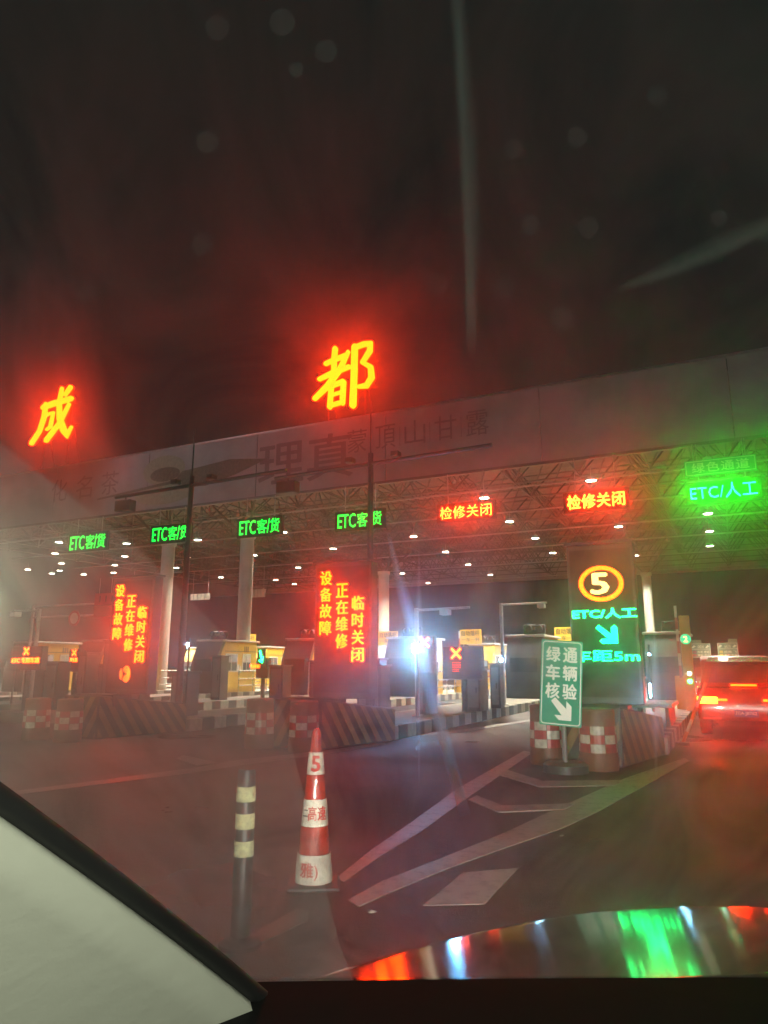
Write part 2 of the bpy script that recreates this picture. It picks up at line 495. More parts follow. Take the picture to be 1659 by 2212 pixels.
def cushion(cx, y0, y1, w, h, label, w0=.98, hb=.60):
    """tapered concrete nose: narrow and tall in front, wide and lower behind"""
    t = thing('crash_cushion', label, 'crash barrier', (cx, y0, 0), group='striped concrete noses at the ends of the islands')
    L = y1 - y0; a, b = w0 / 2, w / 2
    vs = [(-a, 0, 0), (a, 0, 0), (b, L, 0), (-b, L, 0), (-a, 0, h), (a, 0, h), (b, L, hb), (-b, L, hb)]
    MB().add(vs, [(0, 1, 2, 3), (4, 7, 6, 5), (0, 4, 5, 1), (1, 5, 6, 2), (2, 6, 7, 3), (3, 7, 4, 0)]).build('block', M_st_b, t, bevel=.03)
    MB().box(-.56, .56, .3, .8, hb, .846).build('plinth', M_st_b, t, bevel=.02)
    for s_ in (1, -1):
        for i in range(-1, 9):
            c = i * .30
            q = clip(clip([(c, .03), (c + .14, .03), (c + .14 - .5, h - .03), (c - .5, h - .03)], .03, False), L - .03, True)
            if len(q) < 3: continue
            pts = []
            for off in (-.001, .006):
                for (yy, zz) in q:
                    f = yy / L; top = h + (hb - h) * f
                    pts.append((s_ * (a + (b - a) * f + off), yy, min(zz * top / h, top - .02)))
            m_ = len(q)
            MB().add(pts, [tuple(range(m_)), tuple(range(m_, 2 * m_))[::-1]] + [(i_, m_ + i_, m_ + (i_ + 1) % m_, (i_ + 1) % m_) for i_ in range(m_)]).build('hazard_stripe', M_st_y, t)
    for i in range(-2, 4):
        c = -a + i * .30
        q = clip(clip([(c, .03), (c + .14, .03), (c + .14 + .45, h - .03), (c + .45, h - .03)], -a + .03, False), a - .03, True)
        if len(q) >= 3: MB().prism(q, -.006, .001).build('hazard_stripe', M_st_y, t)
    return t


cushion(-2.0, 11.0, 12.85, 1.80, .84, 'black and yellow striped concrete nose behind the green arrow sign')
cushion(-7.0, 11.05, 13.1, 1.95, .84, 'striped concrete nose under the middle red message pillar')
cushion(-11.9, 10.7, 12.85, 1.8, .84, 'striped concrete nose under the left red message pillar')

# ------------------------------------------------------------------ checkered anti-collision barrels
def barrel_proto():
    t = thing('crash_barrel', 'x', 'barrel', group='checkered anti-collision barrels in front of the islands')
    prof = [(.0, 0), (.262, 0), (.27, .03), (.262, .24)]
    MB().lathe(prof, 28).build('base', M_barrel, t, smooth=True)
    MB().lathe([(.262, .24), (.25, .60), (.247, .78), (.252, .80), (.24, .83), (0, .845)], 28).build('body', M_barrel, t, smooth=True)
    m = MB(); n = 32
    zz = [.24, .36, .48, .60]
    # three rows of wrapped sheeting squares, each a raised patch, alternately white and red
    for j in range(3):
        for i in range(8):
            a0 = 2 * math.pi * i / 8 + (.02); a1 = 2 * math.pi * (i + 1) / 8 - .02
            m = MB()
            r0 = .262 - (zz[j] - .24) / .36 * .012 + .004; r1 = .262 - (zz[j + 1] - .24) / .36 * .012 + .004
            m.lathe([(r0 - .003, zz[j] + .003), (r0, zz[j] + .003), (r1, zz[j + 1] - .003), (r1 - .003, zz[j + 1] - .003)], 4, a0=a0, a1=a1)
            m.build('sheeting_patch', M_sheet_w if (i + j) % 2 else M_sheet_r, t)
    MB().box(-.05, .05, -.28, -.262, .70, .735).build('handle', M_barrel, t)
    return t


bp0 = barrel_proto()
BAR = [(-2.57, 10.98 + .1, 'checkered barrel half hidden behind the green arrow sign', .2),
       (-1.80, 10.71 + .1, 'checkered barrel just right of the green arrow sign', .55),
       (-7.68, 10.91 + .1, 'left one of the two barrels below the middle red message pillar', .3),
       (-6.71, 10.83 + .1, 'checkered barrel whose right side is behind the traffic cone tip', 0),
       (-12.53, 10.22 + .1, 'outermost checkered barrel at the left edge, half bare', .8),
       (-11.59, 10.18 + .1, 'checkered barrel left of the left striped concrete nose', .1)]
for i, (x, y, lab, rz) in enumerate(BAR):
    o = bp0 if i == 0 else copy_tree(bp0)
    o.location = (x, y - .1, 0); o.rotation_euler.z = rz; o['label'] = lab
    o.rotation_euler.x = random.uniform(-.02, .02)
    o.scale = (.98, .98, random.uniform(.97, 1.02)) if i < 4 else (.95, .95, .95)

# ------------------------------------------------------------------ traffic cone with lettered sleeves
CX, CY = -2.60, 4.36
cone = thing('traffic_cone', 'tall red and white traffic cone lettered 5 in the left foreground', 'traffic cone', (CX, CY, 0), rz=math.atan2(-CX, CY) + .0)
H_C = 1.0


def cone_r(z): return .086 * (1 - z / .985) + .030


def band(z0, z1, m, name, extra):
    n = 40
    mb = MB(); rows = 5
    prof = []
    for i in range(rows + 1):
        z = z0 + (z1 - z0) * i / rows
        prof.append((cone_r(z) + extra, z))
    base = len(mb.v)
    mb.lathe([(prof[0][0] - .004, prof[0][1])] + prof + [(prof[-1][0] - .004, prof[-1][1])], n)
    for i, v in enumerate(mb.v):           # the sleeves are wrinkled
        a = math.atan2(v[1], v[0]); w = 1 + .012 * math.sin(a * 9 + v[2] * 30) + .008 * math.sin(a * 23 - v[2] * 14)
        mb.v[i] = (v[0] * w, v[1] * w, v[2])
    return mb.build(name, m, cone, smooth=True)


MB().box(-.17, .17, -.17, .17, 0, .03).build('base', M_black, cone, bevel=.02)
MB().lathe([(cone_r(.03), .03), (cone_r(.96), .96), (.022, .985), (0, .99)], 32).build('body', M_cone_r, cone, smooth=True)
band(.035, .205, M_cone_w, 'white_sleeve', .012)
band(.375, .54, M_cone_w, 'white_sleeve', .008)
band(.695, .835, M_cone_w, 'white_sleeve', .006)
band(.208, .372, M_cone_r, 'red_sleeve', .009)
band(.543, .692, M_cone_r, 'red_sleeve', .007)


def wrap(s, w, h, zc, xc, extra, m, bold=.012):
    mb = text_mb(s, w, h, depth=.003, bold=bold, cx=xc, cz=zc)
    vs = []
    for (x, y, z) in mb.v:
        r = cone_r(z) + extra + (.005 if y < -.0015 else -.004)
        a = x / (cone_r(zc) + .01)
        vs.append((math.sin(a) * r, -math.cos(a) * r, z))
    mb.v = vs
    mb.build('lettering', m, cone)


wrap('5', .052, .095, .765, 0.0, .009, M_red_ink, .03)
wrap('高速', .115, .085, .458, .015, .016, M_red_ink, .004)
wrap('二', .035, .04, .458, -.066, .012, M_ink)
wrap('雅)', .105, .10, .115, -.03, .021, M_red_ink, .004)
wrap('▪▪▪', .035, .01, .385, .045, .013, M_sign_w)

# ------------------------------------------------------------------ dark flexible bollard
t = thing('bollard', 'dark flexible bollard with three reflective bands left of the cone', 'bollard', (-2.41, 3.32, 0), rz=YAW)
MB().lathe([(.11, 0), (.11, .02), (.052, .05), (.048, .84), (.042, .86), (0, .865)], 24).build('post', M_black, t, smooth=True)
M_band = mat('crinkled_band', (.80, .82, .45), .25, var=.85, scale=30, bump=1.0, dirt=(.30, .31, .18))
for z in (.43, .565, .70):
    MB().lathe([(.047, z), (.0515, z), (.0515, z + .075), (.047, z + .075)], 24).build('reflective_band', M_band, t, smooth=True)

# ------------------------------------------------------------------ green sign on a round foot
gs = thing('arrow_sign', 'tilted green sign reading 绿通车辆核验 above a white diagonal arrow', 'sign', (-2.2 + .03, 10.25, 0), rz=R(10))
MB().lathe([(0, 0), (.30, 0), (.30, .10), (.26, .13), (0, .13)], 28).build('foot', M_dgrey, gs, smooth=True)
MB().tube((0, 0, .12), (0, .03, 1.0), .035, 10).build('post', M_grey, gs)
Mt = Matrix.Translation((0.0, -.05, 1.18)) @ Matrix.Rotation(R(4.3), 4, 'Y') @ Matrix.Rotation(R(0), 4, 'X')


def put(mb, M=Mt):
    mb.v = [tuple(M @ Vector(v)) for v in mb.v]
    return mb


def rrect(w, h, r, n=5):
    out = []
    for (sx, sz, a0) in ((1, 1, 0), (-1, 1, 90), (-1, -1, 180), (1, -1, 270)):
        for i in range(n + 1):
            a = R(a0 + 90 * i / n); out.append((sx * (w / 2 - r) + r * math.cos(a), sz * (h / 2 - r) + r * math.sin(a)))
    return out


def ring_mb(outer, inner, y0, y1):
    n = len(outer); mb = MB()
    vs = [(x, y0, z) for x, z in outer] + [(x, y0, z) for x, z in inner] + [(x, y1, z) for x, z in outer] + [(x, y1, z) for x, z in inner]
    fs = []
    for i in range(n):
        j = (i + 1) % n
        fs += [(i, j, n + j, n + i), (2 * n + i, 2 * n + j, j, i), (n + i, n + j, 3 * n + j, 3 * n + i)]
    return mb.add(vs, fs)


SW, SH = .565, 1.16
put(MB().prism(rrect(SW, SH, .02), 0, .012)).build('panel', M_green_s, gs)
put(ring_mb(rrect(SW - .035, SH - .035, .045), rrect(SW - .06, SH - .06, .035), -.003, .0)).build('border', M_sign_w, gs)
for j, row in enumerate(('绿通', '车辆', '核验')):
    for i, ch in enumerate(row):
        put(text_mb(ch, .185, .20, depth=.003, bold=.03, cx=-.115 + .23 * i, cz=.385 - j * .248, y=0)).build('lettering', M_sign_w, gs)
arrow = MB(); s = .13
pts = [(-.12, .16), (-.075, .20), (.07, .06), (.07, .145), (.14, .075), (.14, -.10), (-.035, -.10), (-.10, -.03), (-.01, -.03 + .0), (-.12, .10)]
pts = [(-.13, .125), (-.075, .175), (.075, .03), (.075, .135), (.145, .065), (.145, -.125), (-.02, -.125), (-.085, -.06), (.015, -.06)]
pts = [(x, z - .375) for x, z in pts]
put(MB().prism(pts, -.003, 0)).build('arrow', M_sign_w, gs)
put(MB().box(-SW / 2, SW / 2, .012, .03, .05, .08)).build('back_rail', M_grey, gs)

# ------------------------------------------------------------------ LED message pillars
def pillar(cx, y, label, w=1.18):
    t = thing('message_pillar', label, 'LED pillar', (cx, y, 0), group='LED message pillars on the island noses')
    MB().box(-w / 2, w / 2, 0, .26, .845, 3.28).build('cabinet', M_dgrey, t, bevel=.02)
    MB().box(-w / 2 + .05, w / 2 - .05, -.012, 0.002, .95, 3.2).build('display_face', M_ledboard, t)
    MB().box(-w / 2 - .02, w / 2 + .02, -.06, .3, 3.283, 3.32).build('rain_cap', M_dgrey, t)
    return t


def red_pillar(cx, y, label):
    t = pillar(cx, y, label)
    for ci, (s, top, x) in enumerate((('设备故障', 3.00, -.34), ('正在维修', 2.76, 0), ('临时关闭', 2.52, .33))):
        for j, ch in enumerate(s):
            text(ch, .235, .25, L_red_p, t, cx=x, cz=top - j * .303, y=-.013, depth=.02, bold=.022)
    return t


red_pillar(-6.30, 11.4, 'tall red LED message pillar in the middle, without any emblem below')
tl = red_pillar(-11.42, 11.4, 'tall red LED message pillar at left with small orange emblem')
for k in range(5):          # emblem of concentric arcs
    for (ccx, r0, a0, a1, sx) in ((.0, .13, -150, 150, 1), (-.10, .10, 120, 250, 1)):
        rr = r0 - k * .024
        if rr < .02: continue
        mb = MB(); n = 14
        for i in range(n):
            p = R(a0 + (a1 - a0) * i / n); q = R(a0 + (a1 - a0) * (i + 1) / n)
            ex = 1.25
            mb.add([(ccx + math.cos(p) * rr * .8, -.02, 1.25 + math.sin(p) * rr * ex), (ccx + math.cos(q) * rr * .8, -.02, 1.25 + math.sin(q) * rr * ex),
                    (ccx + math.cos(q) * (rr - .013) * .8, -.02, 1.25 + math.sin(q) * (rr - .013) * ex), (ccx + math.cos(p) * (rr - .013) * .8, -.02, 1.25 + math.sin(p) * (rr - .013) * ex),
                    (ccx + math.cos(p) * rr * .8, -.012, 1.25 + math.sin(p) * rr * ex), (ccx + math.cos(q) * rr * .8, -.012, 1.25 + math.sin(q) * rr * ex)], [(0, 1, 2, 3), (0, 4, 5, 1)])
        mb.build('emblem_arc', L_amber, tl)

t = pillar(-1.72, 11.4, 'LED lane pillar showing a ringed 5 and green ETC text', 1.02)
z5 = 2.66; n = 48
outer = [(math.cos(2 * math.pi * i / n) * .335, z5 + math.sin(2 * math.pi * i / n) * .275) for i in range(n)]
inner = [(math.cos(2 * math.pi * i / n) * .27, z5 + math.sin(2 * math.pi * i / n) * .215) for i in range(n)]
ring_mb(outer, inner, -.03, -.013).build('ring', L_amber, t)
text('5', .25, .315, L_yel, t, cx=-.02, cz=z5, y=-.013, depth=.02, bold=.03)
text('ETC/人工', .95, .15, L_cyan, t, cx=.02, cz=2.20, y=-.013, depth=.02, bold=.025)
text('车距5m', .98, .17, L_cyan, t, cx=-.0, cz=1.56, y=-.013, depth=.02, bold=.012)
ar = [(-.15, .10), (-.105, .145), (.075, .0), (.075, .10), (.13, .14), (.165, .10), (.165, -.135), (-.06, -.135), (-.10, -.10), (-.06, -.065), (.03, -.065)]
MB().prism([(x + .03, z * 1.0 + 1.88) for x, z in ar], -.03, -.013).build('arrow', L_cyan, t)

# ------------------------------------------------------------------ toll canopy
can = thing('toll_canopy', 'long toll canopy with pale tea banner fascia and dark space frame beneath', 'canopy', (0, 0, 0))
FY = 26.0
XL, XR = -52, 14
x = XL
while x < XR:
    x2 = x + 6.6
    MB().box(x + .02, x2 - .02, FY, FY + .12, 9.02, 12.0).build('fascia_panel', M_banner, can)
    x = x2
MB().box(XL, XR, FY - .03, FY + .2, 12.003, 12.08).build('fascia_cap', M_steel, can)
MB().box(XL, XR, FY - .02, FY + .17, 8.9, 9.015).build('fascia_rail', M_truss, can)
roof = MB()
zz = [(26.2 + i * .5, 11.55 + (.06 if i % 2 else 0)) for i in range(75)]
for (ya, za), (yb, zb) in zip(zz, zz[1:]):
    roof.add([(XL, ya, za), (XR, ya, za), (XR, yb, zb), (XL, yb, zb)], [(0, 1, 2, 3)])
roof.build('roof_deck', M_deck, can)
MB().box(XL, XR, 63.2, 63.4, 9, 12).build('rear_fascia', M_banner, can)
# space frame: two layers of tubes with diagonals
tr = MB(); B = 2.75
nx = int((6 + 46) / B); ny = 13
def bp_(i, j): return (6.0 - i * B, 26.5 + j * B, 9.15)
def tp_(i, j): return (6.0 - (i + .5) * B, 26.5 + (j + .5) * B, 11.25)
for i in range(nx + 1):
    for j in range(ny + 1):
        if i < nx: tr.tube(bp_(i, j), bp_(i + 1, j), .045, 5, caps=False)
        if j < ny: tr.tube(bp_(i, j), bp_(i, j + 1), .045, 5, caps=False)
        if i < nx and j < ny:
            if i < nx - 1: tr.tube(tp_(i, j), tp_(i + 1, j), .045, 5, caps=False)
            if j < ny - 1: tr.tube(tp_(i, j), tp_(i, j + 1), .045, 5, caps=False)
            for (a, b) in ((0, 0), (1, 0), (0, 1), (1, 1)):
                tr.tube(tp_(i, j), bp_(i + a, j + b), .035, 5, caps=False)
for i in range(nx + 1):
    for j in range(ny + 1):
        x, y, z = bp_(i, j); tr.box(x - .08, x + .08, y - .08, y + .08, z - .08, z + .08)
o = tr.build('space_frame', M_truss, can); o['kind'] = 'stuff'
# cable trays / purlins that catch the lamp light
for y in (29.2, 34.0, 39.5, 45.0, 52.0, 60.5):
    MB().box(-46, 8, y, y + .09, 8.93, 9.0).build('cable_tray', M_steel, can)
for (x, y, r) in ((-20.9, 28.1, .33), (-25.9, 28.1, .33), (-20.9, 43.6, .36), (-4.8, 52, .3)):
    MB().lathe([(r, .25), (r, 7.5), (r + .06, 7.56), (r + .06, 7.75), (0, 7.75)], 24, c=(x, y)).build('column', M_column, can, smooth=True)
    for (dx, dy) in ((1, 1), (1, -1), (-1, 1), (-1, -1)): MB().tube((x + dx * r * .5, y + dy * r * .5, 7.7), (x + dx * 1.3, y + dy * 1.3, 9.1), .06, 8).build('column_strut', M_truss, can)
# banner print
text('理真', 4.9, 2.05, M_b_ink, can, name='banner_lettering', cx=-16.4, cz=10.45, y=FY - .001, depth=.004, bold=.01)
for i, ch in enumerate('蒙頂山甘露'):
    text(ch, .95, 1.05, M_b_ink, can, name='banner_lettering', cx=-13.35 + i * 1.36 - .4, cz=10.95, y=FY - .001, depth=.004, bold=.0)
    if i < 4: MB().box(-13.35 + i * 1.36 + .26, -13.35 + i * 1.36 + .285, FY - .005, FY - .001, 10.45, 11.3).build('banner_rule', M_b_ink, can)
for i, ch in enumerate('化名茶'):
    text(ch, 1.2, 1.25, M_b_ink, can, name='banner_lettering', cx=-31.9 + i * 1.85, cz=10.7, y=FY - .001, depth=.004, bold=.0)


def disc_poly(cx, cz, rx, rz, n=40, rot=0):
    out = []
    for i in range(n):
        a = 2 * math.pi * i / n; x, z = math.cos(a) * rx, math.sin(a) * rz
        out.append((cx + x * math.cos(rot) - z * math.sin(rot), cz + x * math.sin(rot) + z * math.cos(rot)))
    return out


MB().prism(disc_poly(-24.6, 10.95, 1.35, .75), FY - .004, FY - .001).build('banner_tea_bowl', M_b_green, can)
MB().prism(disc_poly(-24.5, 10.72, .95, .36), FY - .008, FY - .0045).build('banner_tea_heap', M_b_leaf, can)
MB().prism([(-29.0, 9.95), (-23.9, 10.35), (-23.4, 10.75), (-22.2, 10.85), (-20.5, 11.0), (-18.4, 10.75), (-20.2, 10.2), (-21.9, 9.85), (-23.0, 9.95), (-23.8, 10.2), (-29.0, 9.85)], FY - .013, FY - .009).build('banner_tea_scoop', M_b_leaf, can)
MB().prism(disc_poly(-24.5, 9.75, 1.9, .55), FY - .004, FY - .001).build('banner_tea_dish', M_b_green, can)

# roof-top channel letters
def roof_letter(cx, cz, w, h, strokes, box, label):
    t = thing('roof_letter', label, 'illuminated letter', (cx, FY + .3, 0), group='illuminated characters standing on the canopy roof')
    x0, y0, x1, y1 = box
    sx = w / (x1 - x0); sz = h / (y1 - y0)
    mb = MB(); bk = MB()
    for i, s in enumerate(strokes):
        stroke(mb, [((px - (x0 + x1) / 2) * sx, cz - (py - (y0 + y1) / 2) * sz, wd * (sx + sz) / 2) for px, py, wd in s], .003 * i, .12)
        stroke(bk, [((px - (x0 + x1) / 2) * sx, cz - (py - (y0 + y1) / 2) * sz, wd * 1.12 * (sx + sz) / 2) for px, py, wd in s], .003 * i - .12, .11)
    mb.build('lit_face', L_red, t)
    o = bk.build('letter_can', M_dgrey, t); o.location.y = .12
    fr = MB()
    for px in (-w * .3, w * .3):
        fr.tube((px, .32, 11.6), (px, .32, cz + h * .35), .035, 6)
        fr.tube((px, .32, cz), (px, 1.6, 11.6), .025, 6)
    for z in (cz - h * .2, cz + h * .2): fr.tube((-w * .5, .3, z), (w * .5, .3, z), .03, 6)
    fr.build('support_frame', M_dgrey, t)


cheng = [[(150, 335, 20), (200, 328, 24), (298, 322, 20)], [(166, 322, 22), (165, 380, 24), (148, 440, 22), (112, 488, 22)],
         [(176, 372, 14), (210, 368, 16), (203, 430, 18), (184, 440, 10)],
         [(243, 266, 16), (236, 330, 22), (246, 400, 24), (272, 455, 28), (292, 482, 28), (312, 448, 10)],
         [(288, 345, 14), (250, 420, 20), (188, 488, 22)], [(262, 300, 16), (287, 270, 20)]]
du = [[(1388, 140, 18), (1430, 130, 20), (1482, 122, 20)], [(1432, 82, 22), (1428, 130, 22), (1428, 195, 20)], [(1360, 200, 16), (1420, 185, 22), (1497, 172, 18)],
      [(1492, 108, 14), (1455, 175, 24), (1400, 235, 26), (1342, 278, 20)], [(1418, 232, 20), (1412, 325, 20)], [(1418, 238, 18), (1472, 228, 20)],
      [(1472, 228, 20), (1468, 318, 20)], [(1418, 276, 12), (1468, 270, 12)], [(1412, 318, 16), (1470, 312, 16)],
      [(1520, 92, 24), (1518, 220, 24), (1514, 335, 26)], [(1520, 98, 18), (1560, 92, 20), (1588, 95, 24), (1586, 125, 22), (1553, 168, 16)],
      [(1553, 165, 16), (1590, 192, 22), (1594, 235, 24), (1572, 264, 22), (1535, 262, 12)]]
roof_letter(-33.3, 15.3, 3.35, 3.25, cheng, (105, 258, 318, 500), 'glowing red and yellow character 成 on the canopy roof at left')
roof_letter(-14.62, 14.15, 3.15, 3.15, du, (1333, 75, 1605, 345), 'glowing red and yellow character 都 on the canopy roof near the centre')

# ------------------------------------------------------------------ lamps under the canopy
LAMPS = [(-0.11, 23.01), (-3.7, 23.82), (-29.95, 24.69), (-7.71, 24.69), (-27.18, 26.46), (-23.2, 27.16), (-33.17, 27.17), (-18.26, 27.27), (-8.08, 29.38), (-30.5, 29.62),
         (-36.07, 30.05), (-13.23, 30.9), (-40.34, 31.1), (-0.32, 31.31), (-27.54, 31.44), (-33.75, 32.03), (-38.93, 32.36), (-18.5, 32.38), (-23.62, 32.42), (-4.0, 32.61),
         (-40.63, 33.18), (-8.08, 33.91), (-39.07, 34.43), (-31.17, 34.61), (-36.61, 34.69), (-0.37, 35.6), (-13.5, 35.94), (-36.9, 36.86), (-4.18, 37.07), (-24.14, 37.85),
         (-8.32, 38.85), (-31.74, 39.79), (-0.47, 40.08), (-14.02, 41.19), (-4.33, 41.82), (-29.15, 42.76), (-19.38, 43.3), (-29.36, 45.55), (-14.28, 46.59), (-19.95, 49.27)]
ZL = 8.45
kf = (ZL - 1.4) / (7.5 - 1.4)
lamp0 = thing('canopy_lamp', 'x', 'ceiling lamp', group='white lamps hung under the canopy')
MB().lathe([(0, .16), (.14, .14), (.21, .02), (.23, 0), (.20, 0)], 16).build('housing', M_white, lamp0, smooth=True)
MB().lathe([(0, .004), (.20, .004)], 16).build('diffuser', L_lamp, lamp0)
MB().tube((0, 0, .15), (0, 0, .5), .015, 5).build('hanger', M_steel, lamp0)
rows = {}
for x, y in LAMPS:
    key = min((-.3, -4.1, -8.1, -13.6, -18.8, -23.8, -27.4, -30.6, -33.6, -36.6, -39.8), key=lambda c: abs(c - x))
    rows.setdefault(key, []).append((y, x))
ORD = ['nearest', 'second', 'third', 'fourth', 'fifth', 'sixth', 'seventh']
ROWN = ['rightmost row, over the green ETC sign', 'second row from the right', 'third row from the right', 'fourth row from the right', 'middle row', 'row right of the columns',
        'row between the columns', 'row left of the columns', 'fourth row from the left', 'third row from the left', 'leftmost rows']
first = True
for ri, key in enumerate(sorted(rows, reverse=True)):
    for li, (y, x) in enumerate(sorted(rows[key])):
        o = lamp0 if first else copy_tree(lamp0)
        first = False
        o.location = (x * kf, y * kf, ZL)
        o['label'] = f'white canopy lamp, {ORD[li]} one in the {ROWN[ri]}'
        if y < 43:
            light('lamp_light', 'SPOT', (0, 0, -.03), 4000, (1, .90, .66), o, .2, (0, 0, 0), 136, .35)

# ------------------------------------------------------------------ LED lane signs hung from the canopy edge
def lane_sign(cx, cz, w, h, s, m, label, bold=.004, y=25.7):
    t = thing('lane_sign', label, 'LED sign', (cx, y, 0), group='LED lane signs hung along the canopy front')
    MB().box(-w / 2 - .15, w / 2 + .15, 0, .16, cz - h / 2 - .12, cz + h / 2 + .12).build('board', M_ledboard, t, bevel=.02)
    if s == 'ETC客/货':
        for ch, a, b in (('ETC', -.5, -.09), ('客', -.05, .19), ('/', .20, .26), ('货', .275, .5)):
            text(ch, (b - a) * w, h, m, t, cx=(a + b) / 2 * w, cz=cz, y=-.002, depth=.02, bold=.0)
    else: text(s, w, h, m, t, cx=0, cz=cz, y=-.002, depth=.02, bold=bold, spacing=1.06)
    for sx in (-w * .35, w * .35):
        MB().tube((sx, .08, cz + h / 2 + .11), (sx, .08, 8.9), .02, 6).build('hanger', M_steel, t)
    return t


lane_sign(-29.1, 7.62, 2.45, .72, 'ETC客/货', L_green, 'green ETC客/货 sign, leftmost of the four')
lane_sign(-23.65, 7.62, 2.2, .66, 'ETC客/货', L_green, 'green ETC客/货 sign cut by the left tall pole')
lane_sign(-18.5, 7.52, 2.15, .64, 'ETC客/货', L_green, 'green ETC客/货 sign above the round white column')
lane_sign(-13.45, 7.38, 2.05, .60, 'ETC客/货', L_green, 'green ETC客/货 sign crossed by the central tall pole')
lane_sign(-8.8, 7.30, 2.1, .50, '检修关闭', L_redw, 'red 检修关闭 sign, dimmer one left of the pair')
lane_sign(-3.88, 7.24, 2.0, .52, '检修关闭', L_redw, 'red 检修关闭 sign, brightest one above the ringed 5', .03)
lane_sign(.27, 7.16, 2.03, .52, 'ETC/人工', L_green2, 'bright green ETC/人工 sign at the right edge', .0)
t = thing('green_channel_sign', 'unlit green board reading 绿色通道 above the ETC/人工 sign', 'sign', (.25, 25.72, 0))
MB().box(-1.1, 1.1, 0, .08, 7.75, 8.3).build('panel', M_green_s, t)
ring_mb(rrect(2.14, .49, .04), rrect(2.08, .43, .03), -.004, -.001)
rb = ring_mb(rrect(2.14, .49, .04), rrect(2.09, .44, .03), -.004, -.001); rb.v = [(a, b, c + 8.025) for a, b, c in rb.v]; rb.build('border', M_sign_w, t)
text('绿色通道', 1.75, .34, M_sign_w, t, cx=0, cz=8.03, y=-.001, depth=.004, bold=.02, spacing=1.15)
for sx in (-.8, .8): MB().tube((sx, .04, 8.3), (sx, .04, 8.9), .02, 6).build('hanger', M_steel, t)

# ------------------------------------------------------------------ toll booths
def booth(side_lit=True, front_yellow=False):
    t = thing('toll_booth', 'x', 'toll booth')
    W, L0, L1, Z0, Z1 = .66, -1.45, 1.6, .255, 2.5
    prof = [(L1, Z0), (L1, Z1)]
    for i in range(9):
        a = i / 8; prof.append((L0 + .48 * (1 - a) ** 1.6, Z1 - (Z1 - Z0) * a * .55))
    prof.append((L0 - .02, Z0))
    MB().prism_x(prof, -W, W).build('body', M_yellow, t, bevel=.015)
    # curved front shell, proud of the body
    sh = [(y - .03, z) for y, z in prof[2:]] + [(y + .16, z) for y, z in prof[2:]][::-1]
    MB().prism_x(sh, -W - .03, W + .03).build('front_shell', M_yellow if front_yellow else M_booth_dark, t)
    MB().box(-W - .1, W + .1, L0 + .35, L1 + .12, Z1 + .002, Z1 + .09).build('roof', M_trim, t, bevel=.02)
    MB().box(-W - .012, W + .012, L0 + .66, L1 + .005, Z1 - .43, Z1 - .40).build('fascia_line', M_booth_dark, t)
    for s in (1, -1):
        for (a, b) in ((-.72, .08), (.55, 1.1)):
            ring = MB(); y0, y1, z0, z1 = a, b, 1.22, 1.93
            xo = s * W
            for (ya, yb, za, zb) in ((y0 - .05, y0, z0 - .05, z1 + .05), (y1, y1 + .05, z0 - .05, z1 + .05), (y0, y1, z0 - .05, z0), (y0, y1, z1, z1 + .05), ((y0 + y1) / 2 - .02, (y0 + y1) / 2 + .02, z0, z1)):
                ring.box(min(xo - .02 * s, xo + .02 * s), max(xo - .02 * s, xo + .02 * s), ya, yb, za, zb)
            f = ring.build('window_frame', M_frame, t)
            MB().box(min(xo, xo + .008 * s), max(xo, xo + .008 * s), y0 + .002, y1 - .002, z0 + .002, z1 - .34).build('window_pane', M_glass, t)
            MB().box(min(xo, xo + .008 * s), max(xo, xo + .008 * s), y0 + .002, y1 - .002, z1 - .338, z1 - .002).build('window_blind', L_lit if side_lit and a < 0 else M_blind, t)
        for i in range(3):
            MB().box(s * W - .006, s * W + .006, .62 + i * .13, .70 + i * .13, 2.06, 2.32).build('vent', M_booth_dark, t)
        MB().box(s * W - .008, s * W + .008, .16, .30, 1.15, 1.5).build('notice', M_white, t)
        MB().box(s * W - .008, s * W + .008, .33, .44, 1.12, 1.42).build('notice', M_white, t)
    # front window, follows the slope
    yf = L0 - .045
    MB().box(-.5, .5, yf - .005, yf + .4, 1.2, 1.72).build('front_window_pane', M_glass, t)
    if front_yellow:
        MB().box(-.46, .46, yf - .012, yf - .006, 1.42, 1.70).build('window_blind', L_lit, t)
        MB().box(-.5, .5, yf - .016, yf - .006, 1.2, 1.29).build('slogan_strip', M_blue, t)
        text('一路顺风', .8, .065, M_sign_w, t, cx=0, cz=1.245, y=yf - .017, depth=.004, bold=.01)
        MB().box(-.54, .54, yf - .014, yf + .02, 1.13, 1.197).build('window_sill', M_frame, t)
    return t


bA = booth(True, False)
bB = booth(True, True)
LABA = ['grey toll booth directly right of the ringed 5 pillar', 'grey fronted toll booth left of the green arrow sign', 'toll booth behind the brightest blue-white lamp', 'toll booth just left of the middle red message pillar',
        'yellow sided toll booth beside the round white column', 'large yellow toll booth at left between the red X boards', 'yellow toll booth cut by the left edge of the frame']
LABB = [None, 'rear yellow booth mostly behind the green arrow sign', 'rear yellow booth right of the large red X board', 'rear yellow booth right of the middle red message pillar', 'rear yellow booth behind the round column', 'rear yellow booth behind the left red message pillar', 'rear yellow booth at the far left edge']
for k, (cx, _) in enumerate(ISL):
    o = bA if k == 0 else copy_tree(bA)
    o.location = (cx, (27.9, 28.1, 27.7, 27.4, 27.1, 24.8, 24.9)[k], 0); o['label'] = LABA[k]; o['group'] = 'toll booths of the front row'
    if k:
        o = bB if k == 1 else copy_tree(bB)
        o.location = (cx + .25, 37.0, 0); o['label'] = LABB[k]; o['group'] = 'toll booths of the rear row'

